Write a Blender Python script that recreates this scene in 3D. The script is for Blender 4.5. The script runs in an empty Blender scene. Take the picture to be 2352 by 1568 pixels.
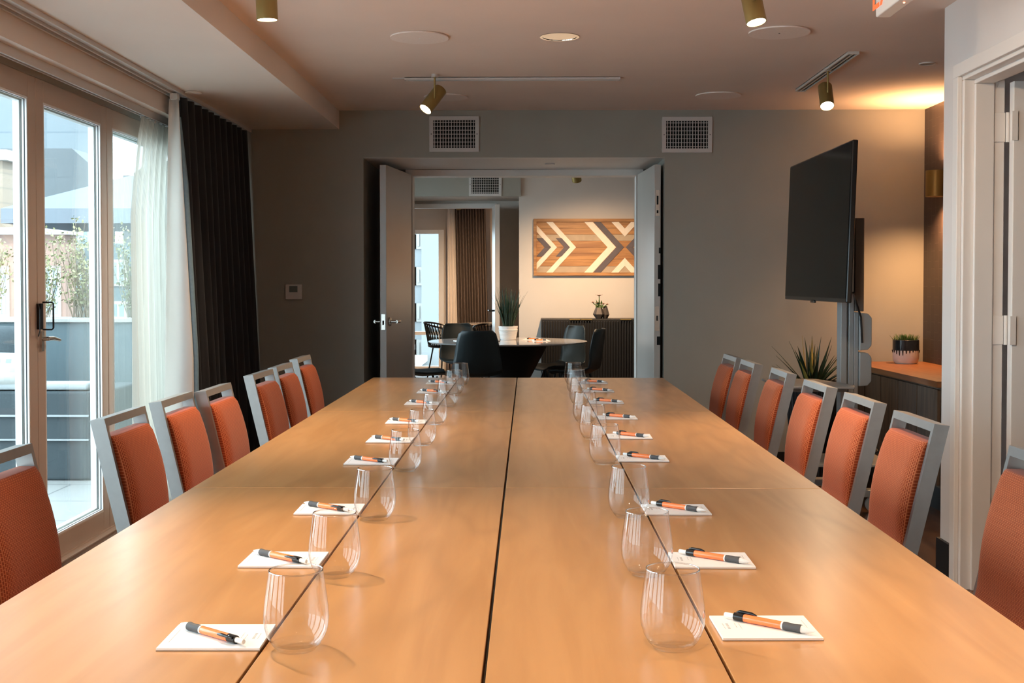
import bpy, bmesh, math, random
from mathutils import Vector, Matrix
random.seed(7)
R = math.radians
SC = bpy.context.scene
COL = SC.collection

# ------------------------------------------------------------------ camera
cd = bpy.data.cameras.new('camera'); cam = bpy.data.objects.new('camera', cd); COL.objects.link(cam)
cam.location = (0, 0, 1.29); cam.rotation_euler = (R(90-1.4), 0, R(0.75))
cd.sensor_width = 36; cd.lens = 2750/2352*36; cd.shift_y = -66/2352; cd.clip_start = .05; cd.clip_end = 500
SC.camera = cam
# ------------------------------------------------------------------ world, sun, exposure
W = bpy.data.worlds.new('world'); SC.world = W; W.use_nodes = True
bg = W.node_tree.nodes['Background']; bg.inputs[0].default_value = (.74, .87, 1.0, 1); bg.inputs[1].default_value = 4.8
sd = bpy.data.lights.new('sun', 'SUN'); sd.energy = 3.2; sd.angle = R(2); sd.color = (1, .95, .88)
so = bpy.data.objects.new('sun', sd); COL.objects.link(so); so.location = (4, -6, 12)
so.rotation_euler = Vector((-.62, .55, -.62)).to_track_quat('-Z', 'Y').to_euler()
def portal(name, x, y, z, sx, sy, d):
    l = bpy.data.lights.new(name, 'AREA'); l.shape = 'RECTANGLE'; l.size = sx; l.size_y = sy; l.cycles.is_portal = True
    o = bpy.data.objects.new(name, l); COL.objects.link(o); o.location = (x, y, z)
    o.rotation_euler = Vector(d).to_track_quat('-Z', 'Y').to_euler(); return o
portal('window_portal', -2.30, 3.52, 1.1, 2.2, 9.0, (1, 0, 0)).rotation_euler = (0, R(-90), 0)
portal('window_portal', -1.73, 18.05, 1.1, .98, 2.1, (0, -1, 0))
portal('window_portal', -2.32, 11.0, 1.3, 2.0, 2.6, (1, 0, 0)).rotation_euler = (0, R(-90), 0)
SC.view_settings.view_transform = 'Standard'; SC.view_settings.look = 'None'
SC.view_settings.gamma = 1; SC.view_settings.use_curve_mapping = False
SC.view_settings.exposure = 1.0
SC.cycles.use_denoising = True
SC.cycles.max_bounces = 9; SC.cycles.diffuse_bounces = 5; SC.cycles.glossy_bounces = 4
SC.cycles.transmission_bounces = 6; SC.cycles.transparent_max_bounces = 40
SC.cycles.sample_clamp_indirect = 4; SC.cycles.caustics_reflective = False; SC.cycles.caustics_refractive = False

# ------------------------------------------------------------------ materials
def mat(name, col, rough=.5, metal=0., noise=0., nscale=8., stretch=(1, 1, 1), bump=0., bscale=None, spec=.5,
        coat=0., emit=None, estr=0., sheen=0., trans=0., col2=None):
    m = bpy.data.materials.new(name); m.use_nodes = True
    nt = m.node_tree; p = nt.nodes['Principled BSDF']
    p.inputs['Base Color'].default_value = (*col, 1); p.inputs['Roughness'].default_value = rough
    p.inputs['Metallic'].default_value = metal; p.inputs['Specular IOR Level'].default_value = spec
    p.inputs['Coat Weight'].default_value = coat; p.inputs['Sheen Weight'].default_value = sheen
    if emit: p.inputs['Emission Color'].default_value = (*emit, 1); p.inputs['Emission Strength'].default_value = estr
    if noise or bump:
        tc = nt.nodes.new('ShaderNodeTexCoord'); mp = nt.nodes.new('ShaderNodeMapping'); mp.inputs['Scale'].default_value = stretch
        nt.links.new(tc.outputs['Object'], mp.inputs[0])
        n = nt.nodes.new('ShaderNodeTexNoise'); n.inputs['Scale'].default_value = nscale; n.inputs['Detail'].default_value = 5
        nt.links.new(mp.outputs[0], n.inputs['Vector'])
        if noise:
            cr = nt.nodes.new('ShaderNodeValToRGB'); c2 = col2 or tuple(max(0, c*(1-noise)) for c in col)
            cr.color_ramp.elements[0].position = .35; cr.color_ramp.elements[1].position = .65
            cr.color_ramp.elements[0].color = (*c2, 1); cr.color_ramp.elements[1].color = (*col, 1)
            nt.links.new(n.outputs[0], cr.inputs[0]); nt.links.new(cr.outputs[0], p.inputs['Base Color'])
        if bump:
            n2 = nt.nodes.new('ShaderNodeTexNoise'); n2.inputs['Scale'].default_value = bscale or nscale
            nt.links.new(mp.outputs[0], n2.inputs['Vector'])
            b = nt.nodes.new('ShaderNodeBump'); b.inputs['Strength'].default_value = bump; b.inputs['Distance'].default_value = .002
            nt.links.new(n2.outputs[0], b.inputs['Height']); nt.links.new(b.outputs[0], p.inputs['Normal'])
    return m

def emis(name, col, s):
    m = bpy.data.materials.new(name); m.use_nodes = True; nt = m.node_tree; nt.nodes.clear()
    e = nt.nodes.new('ShaderNodeEmission'); e.inputs[0].default_value = (*col, 1); e.inputs[1].default_value = s
    o = nt.nodes.new('ShaderNodeOutputMaterial'); nt.links.new(e.outputs[0], o.inputs[0]); return m

def glass(name, tint=(1, 1, 1), ior=1.5, rough=0.0, veil=0.0, mult=1.0, power=5.0):
    m = bpy.data.materials.new(name); m.use_nodes = True; nt = m.node_tree; nt.nodes.clear()
    t = nt.nodes.new('ShaderNodeBsdfTransparent'); t.inputs[0].default_value = (*tint, 1)
    g = nt.nodes.new('ShaderNodeBsdfGlossy'); g.inputs['Roughness'].default_value = rough
    # thin clear sheet: Schlick reflectance from the angle between view and surface, the same from both sides
    ge = nt.nodes.new('ShaderNodeNewGeometry'); dt = nt.nodes.new('ShaderNodeVectorMath'); dt.operation = 'DOT_PRODUCT'
    nt.links.new(ge.outputs['Normal'], dt.inputs[0]); nt.links.new(ge.outputs['Incoming'], dt.inputs[1])
    def mth(op, v1=None, v2=None, src=None):
        n = nt.nodes.new('ShaderNodeMath'); n.operation = op
        if v1 is not None: n.inputs[0].default_value = v1
        if v2 is not None: n.inputs[1].default_value = v2
        return n
    f0 = ((ior-1)/(ior+1))**2
    ab = mth('ABSOLUTE'); nt.links.new(dt.outputs['Value'], ab.inputs[0])
    om = mth('SUBTRACT', 1.0); nt.links.new(ab.outputs[0], om.inputs[1])
    pw = mth('POWER', None, power); nt.links.new(om.outputs[0], pw.inputs[0])
    sc_ = mth('MULTIPLY', None, 1-f0); nt.links.new(pw.outputs[0], sc_.inputs[0])
    ad = mth('ADD', None, f0); nt.links.new(sc_.outputs[0], ad.inputs[0])
    ml = mth('MULTIPLY', None, mult); ml.use_clamp = True; nt.links.new(ad.outputs[0], ml.inputs[0])
    mx = nt.nodes.new('ShaderNodeMixShader'); nt.links.new(ml.outputs[0], mx.inputs[0])
    nt.links.new(t.outputs[0], mx.inputs[1]); nt.links.new(g.outputs[0], mx.inputs[2])
    o = nt.nodes.new('ShaderNodeOutputMaterial'); nt.links.new(mx.outputs[0], o.inputs[0]); return m

def weave(name, c1, c2, rough=.85):
    """woven upholstery: small lighter stitches in a brick layout, in object space (y, z)"""
    m = mat(name, c1, rough, sheen=.13, spec=.25); nt = m.node_tree; p = nt.nodes['Principled BSDF']
    tc = nt.nodes.new('ShaderNodeTexCoord'); mp = nt.nodes.new('ShaderNodeMapping'); mp.inputs['Rotation'].default_value = (0, R(90), R(90))
    sp = nt.nodes.new('ShaderNodeSeparateXYZ'); cb = nt.nodes.new('ShaderNodeCombineXYZ')
    nt.links.new(tc.outputs['Object'], sp.inputs[0]); nt.links.new(sp.outputs['Z'], cb.inputs['X']); nt.links.new(sp.outputs['Y'], cb.inputs['Y'])
    b = nt.nodes.new('ShaderNodeTexBrick'); b.inputs['Scale'].default_value = 1; b.inputs['Brick Width'].default_value = .0095
    b.inputs['Row Height'].default_value = .0060; b.inputs['Mortar Size'].default_value = .0013; b.inputs['Mortar Smooth'].default_value = .6
    b.inputs['Color1'].default_value = (*c1, 1); b.inputs['Color2'].default_value = (*[x*.86 for x in c1], 1); b.inputs['Mortar'].default_value = (*c2, 1)
    nt.links.new(cb.outputs[0], b.inputs['Vector']); nt.links.new(b.outputs['Color'], p.inputs['Base Color'])
    bu = nt.nodes.new('ShaderNodeBump'); bu.inputs['Strength'].default_value = .35; bu.inputs['Distance'].default_value = .0012; bu.invert = False
    nt.links.new(b.outputs['Fac'], bu.inputs['Height']); nt.links.new(bu.outputs[0], p.inputs['Normal'])
    return m

def wood(name, c1, c2, rough=.3, axis=1, scale=3., coat=0., spec=.5, rings=True):
    m = mat(name, c1, rough, coat=coat, spec=spec); nt = m.node_tree; p = nt.nodes['Principled BSDF']; p.inputs['Coat Roughness'].default_value = .3
    tc = nt.nodes.new('ShaderNodeTexCoord'); mp = nt.nodes.new('ShaderNodeMapping')
    s = [6., 6., 6.]; s[axis] = .55; mp.inputs['Scale'].default_value = s
    nt.links.new(tc.outputs['Object'], mp.inputs[0])
    n = nt.nodes.new('ShaderNodeTexNoise'); n.inputs['Scale'].default_value = scale; n.inputs['Detail'].default_value = 6; n.inputs['Distortion'].default_value = .8
    nt.links.new(mp.outputs[0], n.inputs['Vector'])
    cr = nt.nodes.new('ShaderNodeValToRGB'); cr.color_ramp.elements[0].position = .36; cr.color_ramp.elements[1].position = .62
    cr.color_ramp.elements[0].color = (*c2, 1); cr.color_ramp.elements[1].color = (*c1, 1)
    nt.links.new(n.outputs[0], cr.inputs[0])
    mp2 = nt.nodes.new('ShaderNodeMapping'); s2 = [2.2, 2.2, 2.2]; s2[axis] = .7; mp2.inputs['Scale'].default_value = s2
    nt.links.new(tc.outputs['Object'], mp2.inputs[0])
    n2 = nt.nodes.new('ShaderNodeTexNoise'); n2.inputs['Scale'].default_value = 1.1; n2.inputs['Detail'].default_value = 2
    nt.links.new(mp2.outputs[0], n2.inputs['Vector'])
    mm = nt.nodes.new('ShaderNodeMath'); mm.operation = 'MULTIPLY'; mm.inputs[1].default_value = 16
    sn = nt.nodes.new('ShaderNodeMath'); sn.operation = 'SINE'
    pw = nt.nodes.new('ShaderNodeMath'); pw.operation = 'POWER'; pw.inputs[1].default_value = 14
    ab = nt.nodes.new('ShaderNodeMath'); ab.operation = 'ABSOLUTE'
    mu = nt.nodes.new('ShaderNodeMath'); mu.operation = 'MULTIPLY'; mu.inputs[1].default_value = .30 if rings else 0
    nt.links.new(n2.outputs[0], mm.inputs[0]); nt.links.new(mm.outputs[0], sn.inputs[0]); nt.links.new(sn.outputs[0], ab.inputs[0])
    nt.links.new(ab.outputs[0], pw.inputs[0]); nt.links.new(pw.outputs[0], mu.inputs[0])
    mx = nt.nodes.new('ShaderNodeMix'); mx.data_type = 'RGBA'; mx.inputs[7].default_value = (*[v*.72 for v in c2], 1)
    nt.links.new(mu.outputs[0], mx.inputs[0]); nt.links.new(cr.outputs[0], mx.inputs[6]); nt.links.new(mx.outputs[2], p.inputs['Base Color'])
    return m

def bricks(name, c1, c2, mortar, w, h, ms, ax=('Y', 'Z'), rough=.5, bump=.3, scale=1, off=.5):
    m = mat(name, c1, rough); nt = m.node_tree; p = nt.nodes['Principled BSDF']
    tc = nt.nodes.new('ShaderNodeTexCoord'); sp = nt.nodes.new('ShaderNodeSeparateXYZ'); cb = nt.nodes.new('ShaderNodeCombineXYZ')
    nt.links.new(tc.outputs['Object'], sp.inputs[0]); nt.links.new(sp.outputs[ax[0]], cb.inputs['X']); nt.links.new(sp.outputs[ax[1]], cb.inputs['Y'])
    b = nt.nodes.new('ShaderNodeTexBrick'); b.inputs['Scale'].default_value = scale; b.inputs['Brick Width'].default_value = w; b.offset = off
    b.inputs['Row Height'].default_value = h; b.inputs['Mortar Size'].default_value = ms; b.inputs['Mortar Smooth'].default_value = .2
    b.inputs['Color1'].default_value = (*c1, 1); b.inputs['Color2'].default_value = (*c2, 1); b.inputs['Mortar'].default_value = (*mortar, 1)
    nt.links.new(cb.outputs[0], b.inputs['Vector']); nt.links.new(b.outputs['Color'], p.inputs['Base Color'])
    if bump:
        bu = nt.nodes.new('ShaderNodeBump'); bu.inputs['Strength'].default_value = bump; bu.inputs['Distance'].default_value = .003; bu.invert = True
        nt.links.new(b.outputs['Fac'], bu.inputs['Height']); nt.links.new(bu.outputs[0], p.inputs['Normal'])
    return m

def sheer_mat():
    m = bpy.data.materials.new('sheer_fabric'); m.use_nodes = True; nt = m.node_tree; nt.nodes.clear()
    t = nt.nodes.new('ShaderNodeBsdfTransparent'); tr = nt.nodes.new('ShaderNodeBsdfTranslucent'); d = nt.nodes.new('ShaderNodeBsdfDiffuse')
    tr.inputs[0].default_value = (.54, .51, .44, 1); d.inputs[0].default_value = (.70, .68, .62, 1)
    a = nt.nodes.new('ShaderNodeMixShader'); a.inputs[0].default_value = .5
    nt.links.new(tr.outputs[0], a.inputs[1]); nt.links.new(d.outputs[0], a.inputs[2])
    tc = nt.nodes.new('ShaderNodeTexCoord'); mp = nt.nodes.new('ShaderNodeMapping'); mp.inputs['Scale'].default_value = (40, 140, 1.2)
    n = nt.nodes.new('ShaderNodeTexNoise'); n.inputs['Scale'].default_value = 1; n.inputs['Detail'].default_value = 4
    nt.links.new(tc.outputs['Object'], mp.inputs[0]); nt.links.new(mp.outputs[0], n.inputs['Vector'])
    mr = nt.nodes.new('ShaderNodeMapRange'); mr.inputs[1].default_value = .3; mr.inputs[2].default_value = .7; mr.inputs[3].default_value = .74; mr.inputs[4].default_value = .95
    nt.links.new(n.outputs[0], mr.inputs[0])
    mx = nt.nodes.new('ShaderNodeMixShader'); nt.links.new(mr.outputs[0], mx.inputs[0]); nt.links.new(t.outputs[0], mx.inputs[1]); nt.links.new(a.outputs[0], mx.inputs[2])
    o = nt.nodes.new('ShaderNodeOutputMaterial'); nt.links.new(mx.outputs[0], o.inputs[0]); return m

M = dict(
    wall=mat('wall_paint', (.335, .32, .28), .8, noise=.05, nscale=3, bump=.12, bscale=260),
    wallw=mat('warm_wall_paint', (.60, .55, .50), .75, noise=.04, nscale=3, bump=.12, bscale=260),
    wallr=mat('pale_wall_paint', (.74, .69, .66), .7, noise=.04, nscale=3, bump=.12, bscale=260),
    ceil=mat('ceiling_paint', (.84, .71, .63), .85, noise=.04, nscale=2, bump=.15, bscale=240),
    soff=mat('soffit_paint', (.84, .75, .68), .8, noise=.03, nscale=2, bump=.12, bscale=240),
    trim=mat('trim_paint', (.80, .75, .71), .5, noise=.03, nscale=3),
    door=mat('door_paint', (.52, .48, .44), .3, noise=.05, nscale=2, bump=.15, bscale=60),
    base=mat('black_baseboard', (.008, .008, .009), .5, noise=.1),
    floor=wood('floor_wood', (.16, .075, .035), (.07, .032, .016), .22, 1, 3),
    table=wood('maple_laminate', (.66, .335, .125), (.57, .275, .095), .27, 1, 2.4, spec=.8, coat=.5),
    tedge=mat('table_edge', (.33, .17, .07), .4, noise=.15, nscale=20),
    black=mat('black_plastic', (.018, .018, .02), .35, noise=.1, nscale=30),
    blackm=mat('black_metal', (.03, .03, .032), .35, .6, noise=.1, nscale=30),
    frame=mat('chair_frame_metal', (.36, .345, .33), .34, .6, noise=.06, nscale=30),
    weave=weave('rust_weave', (.34, .050, .010), (.60, .165, .06)),
    glass=glass('drinking_glass', (.985, .985, .985), 1.5, 0, mult=1.3, power=4),
    gbase=glass('drinking_glass_rim', (.99, .99, .99), 1.6, .08, mult=3.2, power=3),
    gfoot=glass('drinking_glass_foot', (.995, .995, .995), 1.5, .04, mult=.9, power=6),
    pane=glass('window_glass', (.92, .97, .955), 1.5, 0, mult=1.3),
    alu=mat('bronze_aluminium', (.62, .49, .40), .38, .2, noise=.04, nscale=5),
    alud=mat('dark_gasket', (.03, .035, .04), .5, noise=.1),
    white=mat('white_bead', (.85, .86, .86), .4, noise=.02),
    paper=mat('paper', (.86, .84, .83), .8, noise=.02, nscale=5),
    card=mat('grey_board', (.42, .30, .22), .9, noise=.1, nscale=30),
    ink=mat('grey_ink', (.45, .43, .42), .8, noise=.1),
    orange=mat('orange_plastic', (.95, .24, .07), .25, noise=.03, coat=.3),
    grip=mat('dark_rubber', (.07, .07, .075), .6, noise=.1),
    penw=mat('white_plastic', (.85, .84, .82), .3, noise=.02),
    silver=mat('satin_nickel', (.62, .58, .53), .25, .9, noise=.05, nscale=20),
    chrome=mat('chrome_reflector', (.55, .53, .50), .05, 1, noise=.02),
    brass=mat('olive_brass', (.36, .255, .09), .42, .6, noise=.08, nscale=12),
    vent=mat('vent_white_metal', (.60, .57, .55), .45, noise=.04),
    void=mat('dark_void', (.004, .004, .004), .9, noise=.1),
    spk=mat('speaker_grille', (.90, .80, .74), .7, noise=.04, nscale=90, bump=.3, bscale=500),
    track=mat('track_metal', (.62, .58, .55), .4, .2, noise=.03),
    curtain=mat('dark_curtain', (.013, .013, .016), .9, noise=.25, nscale=60, stretch=(1, 1, .15), sheen=.15),
    lining=mat('curtain_lining', (.80, .77, .74), .8, noise=.03, nscale=5),
    hem=mat('blue_hem', (.22, .33, .40), .8, noise=.1, nscale=60),
    sheer=sheer_mat(),
    tv=mat('tv_screen', (.004, .005, .005), .12, noise=.1, spec=.10),
    tvb=mat('tv_bezel', (.012, .012, .013), .15, noise=.1),
    stand=mat('stand_grey', (.40, .42, .43), .4, .3, noise=.04),
    standd=mat('stand_grey_shaded', (.16, .13, .11), .5, .2, noise=.05),  # darker copy of the stand colour, for the column's shadowed side
    cred=wood('smoked_oak', (.15, .095, .06), (.085, .055, .035), .5, 2, 5, rings=False),
    credt=wood('oak_top', (.30, .12, .045), (.23, .085, .03), .4, 1, 5, rings=False),
    accent=bricks('chevron_wallcovering', (.040, .028, .026), (.052, .036, .034), (.11, .085, .08), .12, .075, .0012, ax=('Z', 'Y'), rough=.45, bump=.2, off=.42),
    leaf=mat('dark_leaf', (.016, .045, .022), .4, noise=.4, nscale=14),
    leafy=mat('yellow_leaf', (.38, .30, .07), .5, noise=.3, nscale=14),
    leafb=mat('fresh_leaf', (.09, .17, .035), .5, noise=.4, nscale=40),
    petal=mat('rust_petal', (.30, .08, .02), .6, noise=.3, nscale=30),
    soil=mat('soil', (.03, .02, .015), .95, noise=.3, nscale=50),
    pot=mat('white_ribbed_pot', (.80, .78, .76), .45, noise=.03),
    potk=mat('black_glaze', (.02, .024, .03), .1, noise=.2, nscale=30),
    potc=mat('cream_glaze', (.66, .62, .58), .3, noise=.08, nscale=30),
    shell=mat('black_shell', (.012, .021, .026), .48, noise=.1, nscale=30),
    marble=mat('white_gloss_top', (.62, .60, .60), .08, noise=.15, nscale=4),
    vase=mat('smoky_ceramic', (.10, .085, .08), .25, .3, noise=.2, nscale=10),
    pine=wood('honey_pine', (.44, .215, .075), (.27, .115, .04), .5, 0, 5, rings=False),
    pinel=mat('cream_lath', (.80, .70, .58), .6, noise=.06, nscale=20),
    pineg=mat('greige_lath', (.42, .32, .22), .6, noise=.1, nscale=20),
    pinep=mat('plum_lath', (.10, .08, .092), .6, noise=.15, nscale=20),
    curt2=mat('taupe_curtain', (.17, .135, .12), .9, noise=.15, nscale=60, stretch=(1, 1, .15)),
    red=mat('exit_red', (.95, .16, .05), .4, noise=.02, emit=(1, .16, .05), estr=.35),
    bulb=emis('lamp_lens', (1, .86, .66), 14),
    bulb2=emis('sconce_lens', (1, .72, .42), 7),
    led=emis('led_dot', (1, .25, .12), 4),
    lcd=mat('lcd', (.12, .14, .13), .3, noise=.1),
    tile=bricks('terrace_tile', (.30, .30, .29), (.28, .28, .27), (.15, .15, .15), 1.2, .6, .008, ('X', 'Y'), .6, .2),
    plz=mat('blue_grey_panel', (.075, .11, .125), .6, noise=.1, nscale=2),
    sofa=mat('outdoor_weave', (.045, .06, .068), .8, noise=.25, nscale=60, stretch=(1, 1, 4)),
    cush=mat('cushion_fabric', (.34, .36, .37), .85, noise=.05, nscale=8),
    patt=bricks('patterned_fabric', (.42, .42, .40), (.22, .24, .24), (.44, .44, .42), .07, .06, .018, ('X', 'Z'), .85, 0),
    twig=mat('twig', (.22, .18, .13), .8, noise=.2, nscale=30),
    twleaf=mat('pale_leaf', (.26, .27, .14), .7, noise=.3, nscale=30),
    para=mat('parasol_canvas', (.12, .14, .165), .8, noise=.05, nscale=4),
    tower=bricks('glass_tower', (.125, .150, .168), (.120, .145, .162), (.09, .115, .135), 4.4, 2.6, .06, ('X', 'Z'), .3, 0, off=0),
    stone=mat('grey_stone', (.135, .148, .155), .8, noise=.1, nscale=.5),
    cream=bricks('cream_masonry', (.23, .185, .145), (.22, .175, .135), (.18, .15, .12), 1.6, .5, .03, ('X', 'Z'), .8, 0),
    brick=mat('pink_brick', (.24, .155, .125), .8, noise=.08, nscale=3),
    bwin=mat('building_window', (.22, .30, .34), .15, noise=.2, nscale=.6),
    cornice=mat('pale_cornice', (.34, .33, .31), .7, noise=.04),
    white_tower=bricks('pale_tower', (.22, .235, .245), (.22, .235, .245), (.22, .235, .245), .5, .5, .01, ('X', 'Z'), .7, 0),
)

# ------------------------------------------------------------------ mesh builder
class MB:
    def __init__(s, org=(0, 0, 0)):
        s.bm = bmesh.new(); s.o = Vector(org)
    def _add(s, verts, faces, mi=0):
        vs = [s.bm.verts.new(Vector(v)) for v in verts]
        for f in faces:
            try:
                fc = s.bm.faces.new([vs[i] for i in f]); fc.material_index = mi
            except ValueError: pass
        return s
    def box(s, x0, x1, y0, y1, z0, z1, mi=0):
        v = [(x, y, z) for z in (z0, z1) for y in (y0, y1) for x in (x0, x1)]
        return s._add(v, [(0, 2, 3, 1), (4, 5, 7, 6), (0, 1, 5, 4), (2, 6, 7, 3), (0, 4, 6, 2), (1, 3, 7, 5)], mi)
    def obox(s, c, half, rot, mi=0):
        """oriented box: centre, half sizes, 3x3 rotation"""
        c = Vector(c); v = []
        for z in (-1, 1):
            for y in (-1, 1):
                for x in (-1, 1): v.append(c + rot @ Vector((x*half[0], y*half[1], z*half[2])))
        return s._add(v, [(0, 2, 3, 1), (4, 5, 7, 6), (0, 1, 5, 4), (2, 6, 7, 3), (0, 4, 6, 2), (1, 3, 7, 5)], mi)
    def bar(s, a, b, w, t, up=(0, 0, 1), mi=0):
        a, b = Vector(a), Vector(b); d = (b-a).normalized(); u = Vector(up); sd_ = d.cross(u).normalized(); u = sd_.cross(d)
        rot = Matrix((sd_, u, d)).transposed()
        return s.obox((a+b)/2, (w/2, t/2, (b-a).length/2), rot, mi)
    def prism(s, poly, a, b, axis='y', mi=0):
        """poly of 2D points extruded along axis from a to b"""
        def P(p, t): return {'y': (p[0], t, p[1]), 'x': (t, p[0], p[1]), 'z': (p[0], p[1], t)}[axis]
        n = len(poly); v = [P(p, a) for p in poly]+[P(p, b) for p in poly]
        f = [tuple(range(n-1, -1, -1)), tuple(range(n, 2*n))]+[(i, (i+1) % n, n+(i+1) % n, n+i) for i in range(n)]
        return s._add(v, f, mi)
    def tube(s, pts, r, seg=8, mi=0, cap=True):
        pts = [Vector(p) for p in pts]; rs = r if isinstance(r, (list, tuple)) else [r]*len(pts)
        rings = []; prev = None
        for i, p in enumerate(pts):
            d = (pts[min(i+1, len(pts)-1)]-pts[max(i-1, 0)]).normalized()
            if prev is None:
                u = d.orthogonal().normalized()
            else:
                u = (prev - d*prev.dot(d)).normalized()
            prev = u; w = d.cross(u)
            rings.append([p+(u*math.cos(2*math.pi*k/seg)+w*math.sin(2*math.pi*k/seg))*rs[i] for k in range(seg)])
        v = [q for r_ in rings for q in r_]; f = []
        for i in range(len(rings)-1):
            for k in range(seg):
                f.append((i*seg+k, i*seg+(k+1) % seg, (i+1)*seg+(k+1) % seg, (i+1)*seg+k))
        if cap: f += [tuple(range(seg-1, -1, -1)), tuple((len(rings)-1)*seg+k for k in range(seg))]
        return s._add(v, f, mi)
    def lathe(s, prof, c=(0, 0, 0), seg=32, mi=0, axis=None, close=False):
        """prof: (radius, height) list; spun round z (or round the given unit axis)"""
        c = Vector(c); q = Vector((0, 0, 1)).rotation_difference(Vector(axis)) if axis else None
        v = []; f = []
        for (r, h) in prof:
            for k in range(seg):
                a = 2*math.pi*k/seg; p = Vector((r*math.cos(a), r*math.sin(a), h))
                v.append(c + (q @ p if q else p))
        n = len(prof)
        for i in range(n-1 if not close else n):
            j = (i+1) % n
            for k in range(seg): f.append((i*seg+k, i*seg+(k+1) % seg, j*seg+(k+1) % seg, j*seg+k))
        if not close:
            if prof[0][0] > 1e-6: f.append(tuple(range(seg-1, -1, -1)))
            if prof[-1][0] > 1e-6: f.append(tuple((n-1)*seg+k for k in range(seg)))
        return s._add(v, f, mi)
    def grid(s, fn, nu, nv, mi=0, wrap=False):
        v = [fn(i/nu, j/nv) for j in range(nv+1) for i in range(nu+1)]; f = []
        for j in range(nv):
            for i in range(nu): f.append((j*(nu+1)+i, j*(nu+1)+i+1, (j+1)*(nu+1)+i+1, (j+1)*(nu+1)+i))
        return s._add(v, f, mi)
    def build(s, name, mats, parent=None, bevel=0, smooth=False, solid=0, top=False, seg=2):
        bmesh.ops.remove_doubles(s.bm, verts=s.bm.verts, dist=1e-6)
        if not solid: bmesh.ops.recalc_face_normals(s.bm, faces=s.bm.faces)
        for v in s.bm.verts: v.co -= s.o
        me = bpy.data.meshes.new(name); s.bm.to_mesh(me); s.bm.free()
        for m in (mats if isinstance(mats, (list, tuple)) else [mats]): me.materials.append(m)
        if smooth:
            me.polygons.foreach_set('use_smooth', [True]*len(me.polygons))
            try: me.set_sharp_from_angle(angle=R(40))
            except Exception: pass
        o = bpy.data.objects.new(name, me); COL.objects.link(o)
        if parent is not None: o.parent = parent
        else: o.location = s.o
        if solid:
            md = o.modifiers.new('solid', 'SOLIDIFY'); md.thickness = solid; md.offset = 0
        if bevel:
            md = o.modifiers.new('bevel', 'BEVEL'); md.width = bevel; md.segments = seg; md.limit_method = 'ANGLE'; md.angle_limit = R(35)
            md.harden_normals = False
        return o

def tag(o, label=None, cat=None, group=None, kind=None):
    if label: o['label'] = label
    if cat: o['category'] = cat
    if group: o['group'] = group
    if kind: o['kind'] = kind
    return o
def thing(name, loc, label, cat, group=None, rz=0):
    o = bpy.data.objects.new(name, None); COL.objects.link(o); o.location = loc; o.rotation_euler = (0, 0, rz)
    o.empty_display_size = .1
    return tag(o, label, cat, group)
def struct(o): o['kind'] = 'structure'; return o
def copy_tree(o, parent=None):
    c = o.copy(); COL.objects.link(c)
    if parent is not None: c.parent = parent
    for ch in list(o.children): copy_tree(ch, c)
    return c
def sbox(name, m, *bs, bevel=0):
    b = MB()
    for q in bs: b.box(*q)
    return struct(b.build(name, m, bevel=bevel))

# ================================================================== SETTING
YB = 8.33          # back wall plane
ZC = 2.49          # ceiling
sbox('floor', M['floor'], (-2.27, 3.4, -3, 18.1, -.12, 0))
sbox('ceiling', M['ceil'], (-1.309, 3.4, -3, 18.1, ZC, ZC+.15))
sbox('trim_1', M['soff'], (-2.03, -1.309, -3, YB, 2.36, ZC+.15))          # dropped ceiling along the windows
tag(bpy.data.objects['trim_1'], 'lowered ceiling band running along the window wall')
sbox('trim_2', M['soff'], (-2.27, -2.03, -3, YB, 2.244, ZC+.15))           # header box above the folding doors
sbox('wall_left', M['wall'], (-2.27, -2.13, 8.02, YB, 0, 2.244), (-2.27, -2.19, -1.0, 8.02, 2.207, 2.244),
     (-2.27, -2.13, -3, -1.0, 0, 2.244))
sbox('wall_rear', M['wallw'], (-2.27, 3.4, -3.15, -3, 0, ZC))
# back wall with the deep double-door recess
sbox('wall_back', M['wall'], (-2.27, -1.142, YB, 9.2, 0, ZC+.15), (.948, 2.74, YB, 9.2, 0, ZC), (-1.142, .948, YB, 9.2, 2.163, ZC),
     (-2.27, -.93, 9.2, 9.32, 0, ZC), (.875, 3.4, 9.2, 9.32, 0, ZC), (-.93, .875, 9.2, 9.32, 2.163, ZC))
b = MB(); b.box(-.935, -.883, 9.17, 9.34, 0, 2.16); b.box(.83, .882, 9.17, 9.34, 0, 2.16); b.box(-.883, .83, 9.17, 9.34, 2.113, 2.16)
struct(b.build('trim_3', M['trim'], bevel=.002))
# right side: near wall with doorway, alcove with textured accent wall
sbox('wall_right', M['wallr'], (1.82, 1.94, 5.075, 5.28, 0, ZC), (1.82, 1.94, 4.07, 5.075, 2.165, ZC), (1.82, 1.94, -3, 4.07, 0, ZC),
     (1.94, 2.86, 5.16, 5.28, 0, ZC))
sbox('wall_alcove', M['accent'], (2.74, 2.86, 5.28, YB, 0, ZC))
sbox('wall_behind_doorway', M['void'], (3.1, 3.2, 3.0, 5.16, 0, ZC), (1.94, 3.1, 2.9, 3.0, 0, ZC))  # near-black colour stands in for the darkness of the unlit room
sbox('baseboard_back', M['base'], (-2.13, -1.142, YB-.014, YB, 0, .12), (.948, 2.0, YB-.014, YB, 0, .12))
sbox('baseboard_right', M['base'], (1.806, 1.82, 5.14, 5.294, 0, .17), (1.806, 1.82, -3, 4.0, 0, .17), (1.82, 2.2, 5.28, 5.294, 0, .17))
sbox('baseboard_left', M['base'], (-2.13, -2.116, 8.02, YB-.014, 0, .12))
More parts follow.
